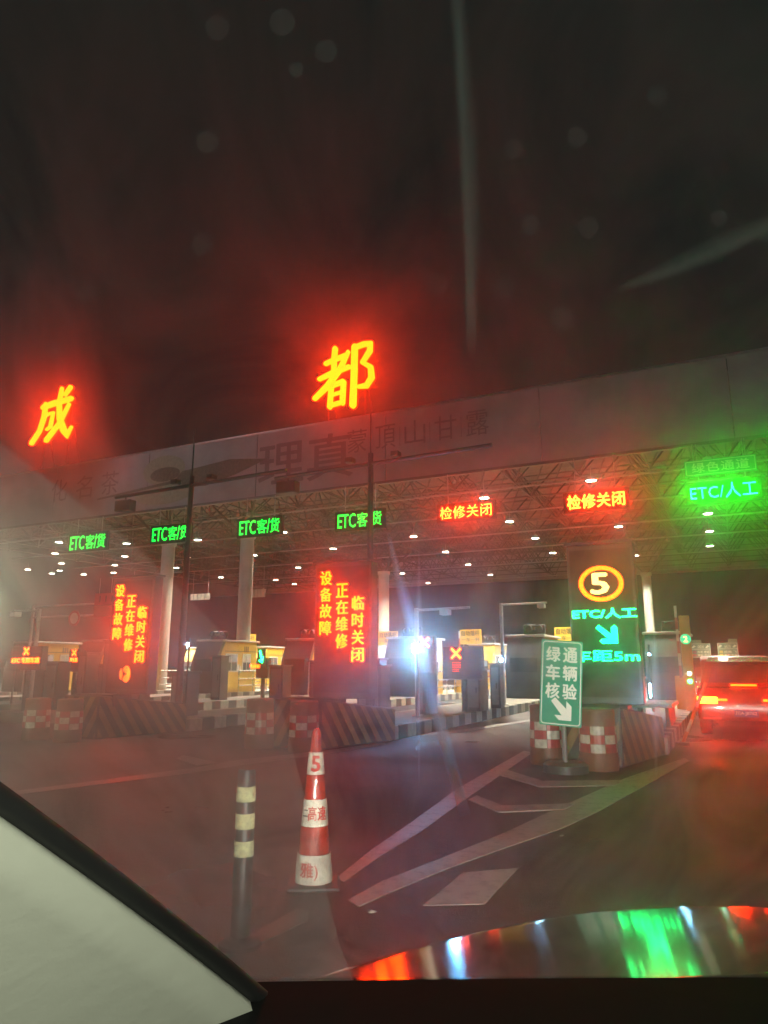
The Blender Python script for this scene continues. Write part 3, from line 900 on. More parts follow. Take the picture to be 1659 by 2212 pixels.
# yellow "automatic barrier" boards on the rear booths
LS = [None, 'yellow 自动落杆 board peeking over the green arrow sign', 'yellow 自动落杆 board above the rear booth right of the red X', 'yellow 自动落杆 board beside the middle pillar and bright lamp', None, 'yellow 自动落杆 board behind the left red message pillar']
for k in (1, 2, 3, 5):
    t = thing('barrier_notice', LS[k], 'sign', (ISL[k][0] - .12, 35.4, 0), group='yellow boards on the rear booths')
    MB().box(-.58, .58, 0, .05, 2.52, 3.28).build('panel', M_sign_y, t)
    text('自动落杆', .98, .27, M_ink, t, cx=0, cz=3.08, y=-.001, depth=.006, bold=.02)
    text('一车一杆', .98, .2, M_ink, t, cx=0, cz=2.76, y=-.001, depth=.006, bold=.01)
    for sx in (-.4, .4): MB().tube((sx, .07, 2.4), (sx, .07, 3.2), .02, 6).build('post', M_steel, t)

# hooded signal lamps on booth roofs
def signals(x, y, z, label):
    t = thing('signal_lamp', label, 'traffic signal', (x, y, z), group='hooded signals on the booth roofs')
    MB().box(-.42, .42, .03, .15, .0, .36).build('housing', M_black, t, bevel=.03)
    for sx in (-.2, .2):
        m = MB(); n = 12
        m.lathe([(.145, 0), (.155, .22)], n, a0=R(-20), a1=R(200))
        v = [(x_ + sx, -z_ + .03, y_ + .2) for x_, y_, z_ in m.v]
        m.v = v
        o = m.build('visor', M_black, t, smooth=True)
        sm = o.modifiers.new('thickness', 'SOLIDIFY'); sm.thickness = .01
        MB().tube((sx, .03, .18), (sx, .012, .18), .12, 16).build('lens', M_dgrey, t)
    MB().box(-.03, .03, .06, .12, -.02, .0).build('bracket', M_black, t)
    return t


SIG = [(0, 'pair of hooded signals on the booth right of the ringed 5 pillar'), (1, 'pair of hooded signals on the booth left of the green arrow sign'), (2, 'pair of hooded signals near the brightest lamp'), (3, 'pair of hooded signals left of the middle red pillar'), (4, 'pair of hooded signals on the booth beside the round column')]
for k, lab in SIG:
    signals(ISL[k][0] + .3, (27.9, 28.1, 27.7, 27.4, 27.1)[k] - .9, 2.61, lab)
signals(ISL[2][0] + .5, 36.2, 2.61, 'pair of hooded signals in front of a yellow 自动落杆 board')

# ------------------------------------------------------------------ masts, lamp posts, camera arms
def mast(x, y, label):
    t = thing('equipment_mast', label, 'mast', (x, y, 0), group='tall masts with cross arms')
    MB().tube((0, 0, .25), (0, 0, 5.9), .085, 12, .06).build('pole', M_dgrey, t, smooth=True)
    MB().lathe([(.16, .255), (.16, .29), (.08, .34)], 12).build('base_plate', M_dgrey, t)
    MB().tube((0, 0, 5.9), (0, 0, 7.1), .018, 6).build('lightning_rod', M_dgrey, t)
    MB().tube((-2.45, 0, 5.62), (2.7, 0, 5.72), .045, 8).build('cross_arm', M_dgrey, t)
    f = MB().box(-2.35, -1.85, -.12, .12, 5.22, 5.5, Matrix.Rotation(R(0), 4, 'X')).build('floodlight', M_dgrey, t, bevel=.02)
    MB().tube((-2.1, 0, 5.5), (-2.1, 0, 5.6), .02, 6).build('bracket', M_dgrey, t)
    for sx in (-.5, .6): MB().box(sx - .09, sx + .09, -.1, .1, 5.74, 5.86).build('camera_unit', M_dgrey, t, bevel=.02)
    return t


mast(-6.62, 13.15, 'tall central mast with cross arm, behind the middle red pillar')
mast(-11.35, 12.95, 'tall left mast topped by a long thin rod')


def cam_arm(x, y, z, ln, label, dirn=1, box_at=.55):
    t = thing('camera_arm_post', label, 'camera post', (x, y, 0), group='inverted L camera posts')
    MB().tube((0, 0, .255), (0, 0, z), .055, 10).build('pole', M_white, t, smooth=True)
    MB().tube((-.03 * dirn, 0, z - .05), (ln * dirn, 0, z - .03), .03, 8).build('arm', M_white, t, smooth=True)
    MB().box(ln * dirn * box_at - .11, ln * dirn * box_at + .11, -.12, .12, z - .19, z - .06).build('camera_unit', M_white, t, bevel=.015)
    MB().lathe([(.13, .255), (.13, .28), (.06, .3)], 12).build('base_plate', M_steel, t)
    return t


cam_arm(-6.75, 15.9, 2.78, 1.35, 'white camera arm post rising behind the brightest lamp')
cam_arm(-6.4, 21.9, 3.35, 1.45, 'white camera arm post right of the large red X board', box_at=.88)
cam_arm(-17.0, 13.6, 2.95, 1.0, 'pale camera arm post above the left red X board', dirn=-1, box_at=.95)


def fill_light(x, y, z, s, label, strips=(), h=.16):
    """small very bright LED fill light on a thin post"""
    t = thing('fill_light', label, 'LED lamp', (x, y, 0), group='blue-white LED fill lights')
    MB().tube((0, .05, .255), (0, .05, z + .25), .03, 8).build('post', M_dgrey, t)
    MB().box(-s * .8, s * .8, -.01, .05, z - h / 2 - .02, z + h / 2 + .02).build('housing', M_black, t)
    m = MB().tube((0, -.012, z), (0, -.03, z), s / 2, 12) if h <= s * 1.2 else MB().box(-s / 2, s / 2, -.03, -.012, z - h / 2, z + h / 2)
    m.build('led_face', L_blue if 'brightest' in label else L_blue_s, t)
    for (zz, hh) in strips: MB().box(-.014, .014, .0, .018, zz - hh / 2, zz + hh / 2).build('led_strip', L_strip, t)
    return t


L_strip = glow('led_strip', (.75, .88, 1), 12, 0)
fill_light(-6.62, 15.55, 1.82, .15, 'blinding blue-white lamp in the centre, brightest of all', h=.2)
fill_light(-6.36, 21.6, 1.60, .12, 'blue-white lamp on the camera post right of the red X', ((.95, .3), (1.2, .12), (.62, .3)), .12)
fill_light(-6.45, 12.95, 1.85, .07, 'small blue-white lamp on the central mast', h=.12)
fill_light(-2.0, 20.6, .78, .075, 'tall blue-white lamp between ringed 5 pillar and red car', ((.45, .14),), .34)
fill_light(-1.95, 20.3, 1.72, .05, 'tiny white lamp above the tall lamp near the red car', (), .06)
fill_light(-16.3, 18.9, 2.12, .07, 'small blue-white lamp right of the left red message pillar', (), .1)
fill_light(-20.6, 15.75, 1.5, .07, 'tiny blue-white lamp at the left edge by the red X', (), .09)

# ------------------------------------------------------------------ LED X boards
def xboard(x, y, z, w, h, xs, label, sub=None, post=True, xm=None, subw=.6, xx=0):
    t = thing('lane_status_board', label, 'LED board', (x, y, 0), group='LED lane status boards')
    MB().box(-w / 2, w / 2, 0, .2, z - h / 2, z + h / 2).build('cabinet', M_dgrey, t, bevel=.02)
    MB().box(-w / 2 + .03, w / 2 - .03, -.01, .001, z - h / 2 + .03, z + h / 2 - .03).build('display_face', M_ledboard, t)
    if post: MB().tube((0, .1, .255), (0, .1, z - h / 2 + .01), .08, 10).build('post', M_dgrey, t)
    zc = z + h / 2 - xs * .62
    m = MB()
    for a in (45, -45):
        Mx = Matrix.Translation((xx, 0, zc)) @ Matrix.Rotation(R(a), 4, 'Y')
        m.box(-xs * .62, xs * .62, -.03 - .002 * (a > 0), -.011, -xs * .11, xs * .11, Mx)
    m.build('x_mark', xm or L_x, t)
    if sub: text(sub, subw, .14, L_x, t, cx=xx, cz=zc - xs * .5 - .14, y=-.011, depth=.02, bold=.03)
    return t


L_x = glow('led_x_mark', (1, .05, .002), 22, .1)
t = xboard(-6.42, 18.2, 1.50, 1.08, .86, .30, 'large dark board with bright red X right of the brightest lamp', xx=-.17)
m = MB()
for i in range(6):
    for j in range(5 - (i > 3)): m.box(-.28 + j * .05, -.245 + j * .05, -.016, -.011, 1.50 - i * .045, 1.515 - i * .045)
m.build('dim_led_rows', L_dim_r, t)['kind'] = 'stuff'
xboard(-6.85, 16.6, 1.70, .52, .9, .26, 'narrow dark board with orange X beside the brightest lamp', xx=.02)
xboard(-17.0, 13.35, 1.62, 1.15, .62, .2, 'red X board reading ETC 专用车道 at the far left', 'ETC 专用车道', subw=1.05, xx=.0)
xboard(-21.2, 18.6, 1.62, .55, .8, .22, 'small red X board left of the left red message pillar', '货车道', subw=.36)
xboard(-15.9, 22.6, 1.35, .55, .75, .001, 'small board with red text and green arrow by the round column')
tg = thing('green_arrow_lamp', 'small glowing green arrow beside the round column', 'signal', (-15.86, 22.4, 0))
MB().prism([(-.04, 1.98), (.03, 2.0), (.10, 1.72), (.16, 1.78), (.12, 1.52), (-.06, 1.62), (.04, 1.68)], -.02, 0).build('arrow', L_cyan, tg)
MB().box(-.13, .2, .001, .08, 1.45, 2.06).build('housing', M_black, tg)
text('专用道', .44, .12, L_x, tg, cx=-.22, cz=1.42, y=0, depth=.01, bold=.03)

# ------------------------------------------------------------------ equipment cabinets
def cabinet(x, y, w, d, h, label, m=M_dgrey, door=True):
    t = thing('equipment_cabinet', label, 'cabinet', (x, y, .255), group='equipment cabinets on the islands')
    MB().box(-w / 2, w / 2, -d / 2, d / 2, 0, h).build('body', m, t, bevel=.02)
    MB().box(-w / 2 - .03, w / 2 + .03, -d / 2 - .04, d / 2 + .03, h + .001, h + .04).build('roof', m, t, bevel=.01)
    if door:
        MB().box(-w / 2 + .05, w / 2 - .05, -d / 2 - .012, -d / 2 + .001, .1, h - .08).build('door', M_grey, t, bevel=.006)
        MB().box(w / 2 - .12, w / 2 - .09, -d / 2 - .03, -d / 2 - .012, h * .45, h * .58).build('handle', M_black, t)
    return t


cabinet(-6.98, 17.1, .34, .5, 1.0, 'narrow cabinet below the narrow orange X board')
cabinet(-6.25, 18.75, .46, .7, 1.05, 'cabinet with orange edge right of the red X board post')
cabinet(-6.1, 20.2, .3, .4, 1.2, 'slim cabinet left of the camera post')
cabinet(-6.9, 13.9, .55, .5, 1.15, 'cabinet directly left of the middle red pillar')
cabinet(-7.35, 15.0, .3, .4, 1.3, 'slim cabinet behind the middle red pillar')
for i, (x, y, w, h, lab) in enumerate([(-16.9, 14.3, .5, 1.25, 'dark cabinet under the far left red X board'), (-16.4, 14.9, .32, 1.5, 'tall slim box right of the far left red X board'),
                                        (-17.0, 16.4, .42, 1.9, 'tallest dark cabinet before the large yellow booth'), (-16.3, 16.9, .35, 1.1, 'low dark box before the large yellow booth'),
                                        (-16.5, 20.9, .4, 1.5, 'dark cabinet just right of the left mast foot'), (-12.0, 13.9, .5, 1.0, 'cabinet in the shade behind the left red pillar'),
                                        (-11.6, 17.4, .45, 1.15, 'dark cabinet near the round column foot'), (-21.3, 17.2, .4, 1.5, 'dark cabinet under the small red X board'),
                                        (-21.0, 19.9, .5, 1.2, 'cabinet behind the small red X board'), (-11.9, 20.0, .4, 1.3, 'dark cabinet left of the middle red pillar base')]):
    cabinet(x, y, w, .45, h, lab, M_dgrey)
cabinet(-2.1, 17.3, .5, .5, 1.2, 'cabinet behind the ringed 5 pillar beside the lane')
# open service desk by the lane
t = thing('service_shelter', 'pale topped service desk between the ringed 5 pillar and the red car', 'desk', (-1.55, 15.5, 0))
MB().box(-.55, .45, -.4, 1.3, .62, .70).build('top', M_white, t, bevel=.02)
MB().box(-.45, -.38, -.3, 1.2, .255, .62).build('leg', M_grey, t)
MB().box(.3, .37, -.3, 1.2, .255, .62).build('leg', M_grey, t)

# ------------------------------------------------------------------ boom barriers and railings
BL = ['lowered boom across the lane before the grey booths', 'lowered boom behind the bright lamp and narrow X board', 'lowered boom behind the middle red pillar', 'lowered boom right of the round column', 'lowered boom behind the left red message pillar']
for k in range(1, 6):
    if k > 1: pass
    cx = ISL[k][0]
    t = thing('boom_barrier', BL[k - 1], 'barrier', (cx + .55, 31.6, 0), group='boom barriers across the lanes')
    MB().box(-.17, .17, -.17, .17, .255, 1.2).build('housing', M_sign_y, t, bevel=.02)
    for i in range(7):
        MB().box(.18 + i * .45, .18 + (i + 1) * .45 - .002, -.22, -.19, .93, 1.01).build('arm_section', M_sheet_r if i % 2 == 0 else M_ink, t)  # dark sections are white stripes left unlit, shade put into the colour
for (x, y, z0, lab) in ((-11.05, 31.2, 1.0, 'raised red and white boom above the large red X board'), (-1.3, 21.9, 1.1, 'raised red and white boom by the green 2 lamp')):
    t = thing('raised_boom', lab, 'barrier', (x, y, 0), group='raised boom barriers')
    MB().box(-.17, .17, -.17, .17, .255, 1.15).build('housing', M_sign_y, t, bevel=.02)
    for i in range(6):
        MB().box(-.035, .035, -.22, -.19, z0 + i * .33, z0 + (i + 1) * .33 - .002).build('arm_section', M_sheet_r if i % 2 == 0 else M_white, t)
for k, lab in ((2, 'steel railing behind the red X board'), (3, 'steel railing right of the middle red pillar'), (4, 'steel railing under the yellow booths by the round column'), (5, 'steel railing at left behind the red pillar')):
    t = thing('railing', lab, 'railing', (ISL[k][0] + .8, 0, .255), group='steel railings on the islands')
    for z in (.95, .6, .3): MB().tube((0, 27.2, z), (0, 36.0, z), .025 if z < .9 else .035, 8).build('rail', M_stain, t, smooth=True)
    for i in range(9): MB().tube((0, 27.2 + i * 1.1, 0), (0, 27.2 + i * 1.1, .95), .025, 8).build('baluster', M_stain, t, smooth=True)

# ------------------------------------------------------------------ height gantry with round sign, banner and hung panels
t = thing('height_gantry', 'pale height limit gantry at left carrying a round sign', 'gantry', (0, 19.4, 0))
for x in (-24.6, -18.9): MB().tube((x, 0, 0), (x, 0, 3.75), .06, 10).build('post', M_white, t, smooth=True)
for z in (3.70, 3.28): MB().tube((-24.6, 0, z), (-18.9, 0, z), .035, 8).build('rail', M_white, t, smooth=True)
t2 = thing('round_sign', 'round red and white sign hung from the pale gantry', 'sign', (-22.2, 19.3, 3.18))
MB().tube((0, .02, 0), (0, 0, 0), .30, 24).build('panel', M_sheet_r, t2)
MB().tube((0, -.001, 0), (0, -.006, 0), .21, 24).build('centre', M_sign_w, t2)
t3 = thing('pink_banner', 'faded red banner hung left of the left red pillar', 'banner', (-20.0, 19.2, 0))
MB().box(-1.1, .75, 0, .03, 3.62, 4.05).build('cloth', mat('faded_red_cloth', (.42, .09, .10), .8, var=.3), t3)
MB().box(-1.1, .75, 0, .03, 3.18, 3.6).build('cloth', mat('pale_pink_cloth', (.36, .17, .16), .8, var=.3), t3)
for i in range(5): MB().box(-.85 + i * .3, -.80 + i * .3, -.006, -.001, 3.72, 3.95).build('print_stroke', M_ink, t3)
for (x, y, z, w, h, lab) in ((-48.3, 45, 6.95, 1.75, .55, 'pale lit panel left of the left red message pillar'), (-37.9, 45, 6.86, 1.9, .48, 'pale lit panel between left mast and round column'), (-32.4, 45, 6.9, 1.5, .6, 'dim panel right of the round column')):
    t = thing('hanging_panel', lab, 'sign panel', (x, y, 0), group='panels hung under the canopy')
    MB().box(-w / 2, w / 2, 0, .1, z - h / 2, z + h / 2).build('board', M_blind if 'dim' in lab else L_sign, t)
    for i in range(4): MB().box(-w / 2 + w * (i + .8) / 5, -w / 2 + w * (i + .8) / 5 + .03, -.01, -.001, z - h / 2, z + h / 2).build('mullion', M_grey, t)
    for sx in (-w * .4, w * .4): MB().tube((sx, .05, z + h / 2), (sx, .05, 8.95), .02, 6).build('hanger', M_steel, t)

# ------------------------------------------------------------------ green lane-number lamp and far direction signs
t = thing('lane_number_post', 'yellow post with glowing green disc numbered 2', 'signal post', (-1.06, 20.9, 0))
MB().box(-.13, .13, 0, .2, .255, 2.75).build('post', M_sign_y, t, bevel=.02)
MB().tube((0, -.002, 2.12), (0, -.02, 2.12), .135, 24).build('disc', glow('green_disc', (0, 1, .45), 1.1, 0), t)
text('2', .1, .15, L_yel, t, cx=0, cz=2.12, y=-.021, depth=.01, bold=.03)
MB().tube((0.02, -.002, 1.22), (0.02, -.02, 1.22), .05, 16).build('white_lamp', L_strip, t)
MB().tube((0.02, -.002, 1.02), (0.02, -.02, 1.02), .06, 16).build('green_lamp', L_cyan, t)


def far_sign(x, y, z, w, h, label, a, b, top, yellow):
    t = thing('direction_sign', label, 'road sign', (x, y, 0), group='green direction signs beyond the toll plaza')
    MB().box(-w / 2, w / 2, 0, .12, z - h / 2, z + h / 2).build('panel', M_far_g, t)
    MB().box(-w / 2 if not yellow else 0.05 * w, (.05 * w) if not yellow else w / 2, 0, .12, z + h / 2 + .01, z + h / 2 + h * .26).build('exit_panel', M_far_g, t)
    rb = ring_mb(rrect(w * .98, h * .98, .1), rrect(w * .93, h * .93, .08), -.02, -.002); rb.v = [(p[0], p[1], p[2] + z) for p in rb.v]; rb.build('border', M_far_w, t)
    MB().box(-w * .46, w * .46, -.02, -.002, z + h * .08, z + h * .11).build('rule', M_far_w, t)
    text(a, w * .62, h * .16, M_far_w, t, cx=w * .12, cz=z - h * .10, y=-.002, depth=.02, bold=.02)
    text(b, w * .62, h * .16, M_far_w, t, cx=w * .12, cz=z - h * .33, y=-.002, depth=.02, bold=.02)
    text(top, w * .3, h * .2, M_far_w, t, cx=0, cz=z + h * .27, y=-.002, depth=.02, bold=.02)
    MB().box(-w * .42, -w * .24, -.02, -.002, z - h * .18, z - h * .02).build('route_shield', M_far_y if yellow else M_sheet_r, t)
    MB().box(-w * .42, -w * .24, -.02, -.002, z - h * .42, z - h * .24).build('route_shield', M_far_y if yellow else M_sheet_r, t)
    for sx in (-.35, .35): MB().prism([(sx * w - .12 * w, z + h * .2), (sx * w, z + h * .38), (sx * w + .1 * w, z + h * .3), (sx * w - .04 * w, z + h * .16)], -.02, -.002).build('arrow', M_far_w, t)
    MB().tube((0, .2, 0), (0, .2, z + h / 2), .15, 8).build('post', M_steel, t)


M_far_g = mat('far_green_sheeting', (.10, .22, .10), .5, var=.1)
M_far_w = mat('far_white_sheeting', (.8, .85, .65), .5, var=.1)
M_far_y = mat('far_yellow_sheeting', (.8, .6, .08), .5, var=.1)
far_sign(-3.21, 95, 3.3, 2.15, 1.65, 'left one of two green direction signs above the red car', '成都 康定', '雅安 名山', 'G4218', False)
far_sign(-.29, 95, 3.3, 2.2, 1.75, 'right one of two green direction signs above the red car', '成雅 飞', '雅安 天全', 'G4218', True)
for x in (-3.2, -.3):
    light('sign_floodlight', 'SPOT', (x, 91, .6), 900, (1, 1, .8), None, .3, (R(125), 0, 0), 70, .5)

# ------------------------------------------------------------------ red car in the lane ahead
def car(x, y, label):
    t = thing('red_car', label, 'car', (x, y, 0), rz=R(-1))
    Wd = .90
    # side profile (y forward, z): body lower and greenhouse
    low = [(0.0, .34), (-.03, .55), (.02, .88), (.10, .98), (1.2, 1.02), (3.0, .98), (4.1, .84), (4.42, .66), (4.45, .36), (3.9, .24), (.5, .24)]
    sec = [(0, 1), (0, 1)]
    m = MB()
    ws = [(-Wd + .05, .0), (-Wd, .05), (Wd, .05), (Wd - .05, .0)]
    xs = [-Wd, -Wd + .07, Wd - .07, Wd]; ins = [.06, 0, 0, .06]
    n = len(low)
    vs = []
    cyz = (2.2, .6)
    for xx, s in zip(xs, ins):
        for (yy, zz) in low:
            k = 1 - s * .55
            vs.append((xx, cyz[0] + (yy - cyz[0]) * k, cyz[1] + (zz - cyz[1]) * (1 - s)))
    fs = [tuple(range(n))[::-1], tuple(range(3 * n, 4 * n))]
    for a in range(3):
        for i in range(n): fs.append((a * n + i, a * n + (i + 1) % n, (a + 1) * n + (i + 1) % n, (a + 1) * n + i))
    m.add(vs, fs); m.build('body', M_carred, t, smooth=True, bevel=.02)
    # greenhouse
    gh = [(.12, .99), (.55, 1.50), (1.1, 1.60), (2.1, 1.60), (2.75, 1.42), (3.2, 1.0)]
    def cabin(k, w0, w1, name, mt, pts):
        mm = MB(); n = len(pts); vv = []
        for sx in (-1, 1):
            for (yy, zz) in pts:
                w = w0 + (w1 - w0) * max(0, (zz - 1.0) / .6); vv.append((sx * w, yy, zz))
        mm.add(vv, [tuple(range(n))[::-1], tuple(range(n, 2 * n))] + [(i, (i + 1) % n, n + (i + 1) % n, n + i) for i in range(n)])
        return mm.build(name, mt, t, smooth=False, bevel=.02)
    cabin(1, Wd - .06, Wd - .24, 'cabin', M_carred, gh)
    MB().add([(-.66, .185, 1.08), (.66, .185, 1.08), (.55, .475, 1.43), (-.55, .475, 1.43), (-.66, .165, 1.075), (.66, .165, 1.075), (.55, .455, 1.425), (-.55, .455, 1.425)], [(4, 5, 6, 7), (0, 3, 2, 1), (0, 1, 5, 4), (1, 2, 6, 5), (2, 3, 7, 6), (3, 0, 4, 7)]).build('rear_window', M_cglass, t)
    for s in (-1, 1):
        def px(z): return s * ((Wd - .06) + (-.18) * (z - 1) / .6 + .006)
        for (ya, yb, yc, yd) in ((.42, 1.45, 1.45, .75), (1.55, 2.75, 2.35, 1.55)):
            q = [(px(1.06), ya, 1.06), (px(1.06), yb, 1.06), (px(1.5), yc, 1.5), (px(1.5), yd, 1.5)]
            MB().add(q + [(a - s * .012, b, c) for a, b, c in q], [(0, 1, 2, 3), (4, 7, 6, 5), (0, 4, 5, 1), (1, 5, 6, 2), (2, 6, 7, 3), (3, 7, 4, 0)]).build('side_window', M_cglass, t)
        MB().box(s * .94 - .09, s * .94 + .09, 2.55, 2.72, 1.02, 1.17).build('mirror', M_carred, t, bevel=.03)
        # wrap-around tail lamp
        l0, l1 = sorted((s * .885, s * .50))
        MB().box(l0, l1, -.045, .12, .66, .80).build('tail_lamp', L_tail if s < 0 else L_tail, t, bevel=.02)
        l0, l1 = sorted((s * .50, s * .32))
        MB().box(l0, l1, -.04, .05, .72, .765).build('inner_lamp', L_tail2, t)
        l0, l1 = sorted((s * .80, s * .45))
        MB().box(l0, l1, -.05, 0, .36, .40).build('reflector', M_lens, t)
        for yy in (.85, 3.55):
            w = MB(); w.lathe([(.0, 0), (.2, 0), (.2, .01)], 20); w.v = [(s * (.86 + 0.01) + s * b, yy + a * math.cos(0), .33 + c) for (a, c, b) in [(q[0], q[1], q[2]) for q in w.v]]
            ty = MB().tube((s * .68, yy, .33), (s * .905, yy, .33), .33, 24).build('wheel', M_tyre, t, smooth=True)
            MB().tube((s * .90, yy, .33), (s * .912, yy, .33), .21, 20).build('rim', M_steel, ty)
    MB().box(-.24, .24, .10, .18, 1.015, 1.05).build('high_brake_lamp', L_tail2, t)
    MB().box(-.22, .22, -.052, -.035, .355 + .06, .495 + .06).build('licence_plate', M_plate_b, t)
    text('川A·J8762', .38, .085, M_sign_w, t, cx=0, cz=.485, y=-.053, depth=.003, bold=.02)
    MB().box(-.3, .3, -.05, .0, .57, .60).build('trunk_handle', M_steel, t)
    for sx in (-.1, .1): MB().box(sx - .03, sx + .03, -.06, -.04, .565, .57).build('plate_lamp', L_sign, t)
    return t


car(.17, 16.4, 'red car with glowing tail lamps queuing at the right edge')
t = thing('dark_van', 'dark van with red tail lamps queuing ahead of the red car', 'van', (.05, 23.6, 0))
t.scale = (1, 1, .88)
MB().prism_x([(0, .35), (.02, 1.2), (.12, 1.85), (.4, 1.95), (3.6, 1.95), (4.4, 1.15), (4.9, 1.0), (5.0, .35)], -.9, .9).build('body', M_vangrey, t, bevel=.05)
MB().box(-.7, .7, .0, .03, 1.3, 1.75, Matrix.Rotation(R(0), 4, 'X')).build('rear_window', M_cglass, t)
for s in (-1, 1):
    MB().box(s * .78 - .09, s * .78 + .09, -.02, .08, .9, 1.2).build('tail_lamp', M_lens, t)
    for yy in (.9, 4.0): MB().tube((s * .7, yy, .34), (s * .915, yy, .34), .34, 20).build('wheel', M_tyre, t, smooth=True)
MB().box(-.62, -.05, -.03, .02, 1.19, 1.25).build('high_brake_lamp', L_tail2, t)
MB().box(-.25, .25, -.02, .0, .6, .74).build('licence_plate', M_plate_b, t)
t = thing('orange_delineator', 'leaning orange and white marker post beside the red car', 'marker post', (-.95, 14.6, 0))
Ml = Matrix.Translation((0, 0, .02)) @ Matrix.Rotation(R(24), 4, 'Y')
for i in range(5):
    m = MB().tube((0, 0, i * .24), (0, 0, (i + 1) * .24 - .004), .03, 10); m.v = [tuple(Ml @ Vector(v)) for v in m.v]
    m.build('post_section', M_sheet_w if i % 2 else M_orange, t, smooth=True)
MB().lathe([(0, 0), (.13, 0), (.12, .05), (0, .06)], 16).build('foot', M_black, t)

# ------------------------------------------------------------------ the car we sit in: bonnet, pillar, windscreen, dash, headlamps
M_dash = mat('dashboard_plastic', (.006, .006, .006), .7, spec=.15)
me_car = thing('own_car', 'dark car seen from inside: glossy bonnet, pale pillar trim and dashboard', 'car', (0, 0, 0), rz=YAW)
M_bonnet = bpy.data.materials.new('bonnet_lacquer'); M_bonnet.use_nodes = True
b = M_bonnet.node_tree.nodes['Principled BSDF']
nt = M_bonnet.node_tree; tc = nd(nt, 'ShaderNodeTexCoord'); nn = nd(nt, 'ShaderNodeTexNoise'); nn.inputs['Scale'].default_value = 5
nt.links.new(tc.outputs['Object'], nn.inputs['Vector'])
mr = nd(nt, 'ShaderNodeMapRange'); mr.inputs['To Min'].default_value = .04; mr.inputs['To Max'].default_value = .12
nt.links.new(nn.outputs['Fac'], mr.inputs['Value']); nt.links.new(mr.outputs[0], b.inputs['Roughness'])
b.inputs['Base Color'].default_value = (.05, .045, .042, 1); b.inputs['Metallic'].default_value = .25; b.inputs['Coat Weight'].default_value = .6; b.inputs['Coat Roughness'].default_value = .09; b.inputs['Specular IOR Level'].default_value = .9
hb = MB(); NX, NY = 60, 26; HC = .60


def hood(xp, y):
    ye = 1.44 - .52 * xp * xp
    z = .977 - .12 * xp * xp + (1.42 - y) * math.tan(R(8.0))
    over = max(0, y - (ye - .03))
    z -= over * over * 14
    return z


def hood_pt(i, j):
    xp = -.92 + 1.9 * i / NX
    ye = 1.44 - .52 * xp * xp
    y0 = .93; y1 = ye + .14
    s = j / NY
    y = y0 + (y1 - y0) * s
    return (HC + xp, y, hood(xp, y))


hb.add([hood_pt(i, j) for j in range(NY + 1) for i in range(NX + 1)],
       [(j * (NX + 1) + i, j * (NX + 1) + i + 1, (j + 1) * (NX + 1) + i + 1, (j + 1) * (NX + 1) + i) for j in range(NY) for i in range(NX)])
o = hb.build('bonnet', M_bonnet, me_car, smooth=True)
sm = o.modifiers.new('thickness', 'SOLIDIFY'); sm.thickness = .02; sm.offset = -1
# nose below the bonnet
MB().box(-.28, 1.48, 1.05, 1.5, .35, .72).build('front_bumper', M_bonnet, me_car, bevel=.08)
# dashboard top
db = MB(); pr = []
for i in range(31):
    x = -.45 + 1.9 * i / 30
    ydash = .885 - .10 * (x - .55) ** 2
    zt = 1.4 - .383 * ydash - .012 * (x - .45) ** 2
    pr.append((x, ydash, zt))
vs = []
for (x, y, z) in pr: vs += [(x, y, z), (x, y + .02, z - .02), (x, y + .02, z - .2), (x, .1, z - .12), (x, y - .05, z - .004)]
fs = []
for i in range(30):
    a = i * 5; c = a + 5
    fs += [(a, c, c + 1, a + 1), (a + 1, c + 1, c + 2, a + 2), (a, a + 4, c + 4, c), (a + 4, a + 3, c + 3, c + 4)]
db.add(vs, fs); db.build('dashboard', M_dash, me_car, smooth=True)
# pillar: line of the seal from the dash corner up and back towards the viewer
P0 = Vector((-.105, .86, 1.022)); P1 = Vector((-.262, .50, 1.312)); D = P1 - P0
M_trim_in = mat('pale_pillar_trim', (.50, .50, .42), .75, var=.06, scale=4, bump=.1)
M_rubber = mat('rubber_seal', (.012, .012, .012), .6)


def tube_path(pts, r, n=10):
    mb = MB()
    for a, b_ in zip(pts, pts[1:]): mb.tube(a, b_, r, n, caps=True)
    return mb


seal = [P0 + D * t_ + Vector((0, 0, -.018 * (t_ - .5) ** 2 + .0)) for t_ in [-.5 + .1 * i for i in range(24)]]
pt_ = MB(); n = len(seal); cols = 14
for i, p in enumerate(seal):
    for j in range(cols + 1):
        s_ = j / cols
        # the trim sweeps out to the left, down and round towards the viewer
        q = p + Vector((-.42 * s_, -.05 * s_, -.26 * s_)) + Vector((0, -.06 * math.sin(s_ * math.pi), .035 * math.sin(s_ * math.pi)))
        pt_.v.append(tuple(q))
for i in range(n - 1):
    for j in range(cols):
        a = i * (cols + 1) + j; pt_.f.append([a, a + 1, a + cols + 2, a + cols + 1]); pt_.m.append(0)
o = pt_.build('pillar_trim', M_trim_in, me_car, smooth=True)
sm = o.modifiers.new('thickness', 'SOLIDIFY'); sm.thickness = .02; sm.offset = 0
tube_path([s_ + Vector((.003, .012, .004)) for s_ in seal], .0085).build('rubber_seal', M_rubber, me_car, smooth=True)
# headlamps, lit
for x in (-.12, 1.3):
    h = MB().box(x - .14, x + .14, 1.42, 1.53, .58, .72).build('headlamp', glow('headlamp_glass' + str(x), (1, .96, .85), 3, 0), me_car, bevel=.03)
    light('headlamp_beam', 'SPOT', (x, 1.56, .66), 1000, (1, .93, .78), h, .05, (R(90 + 2.5), 0, R(-10)), 66, .9)
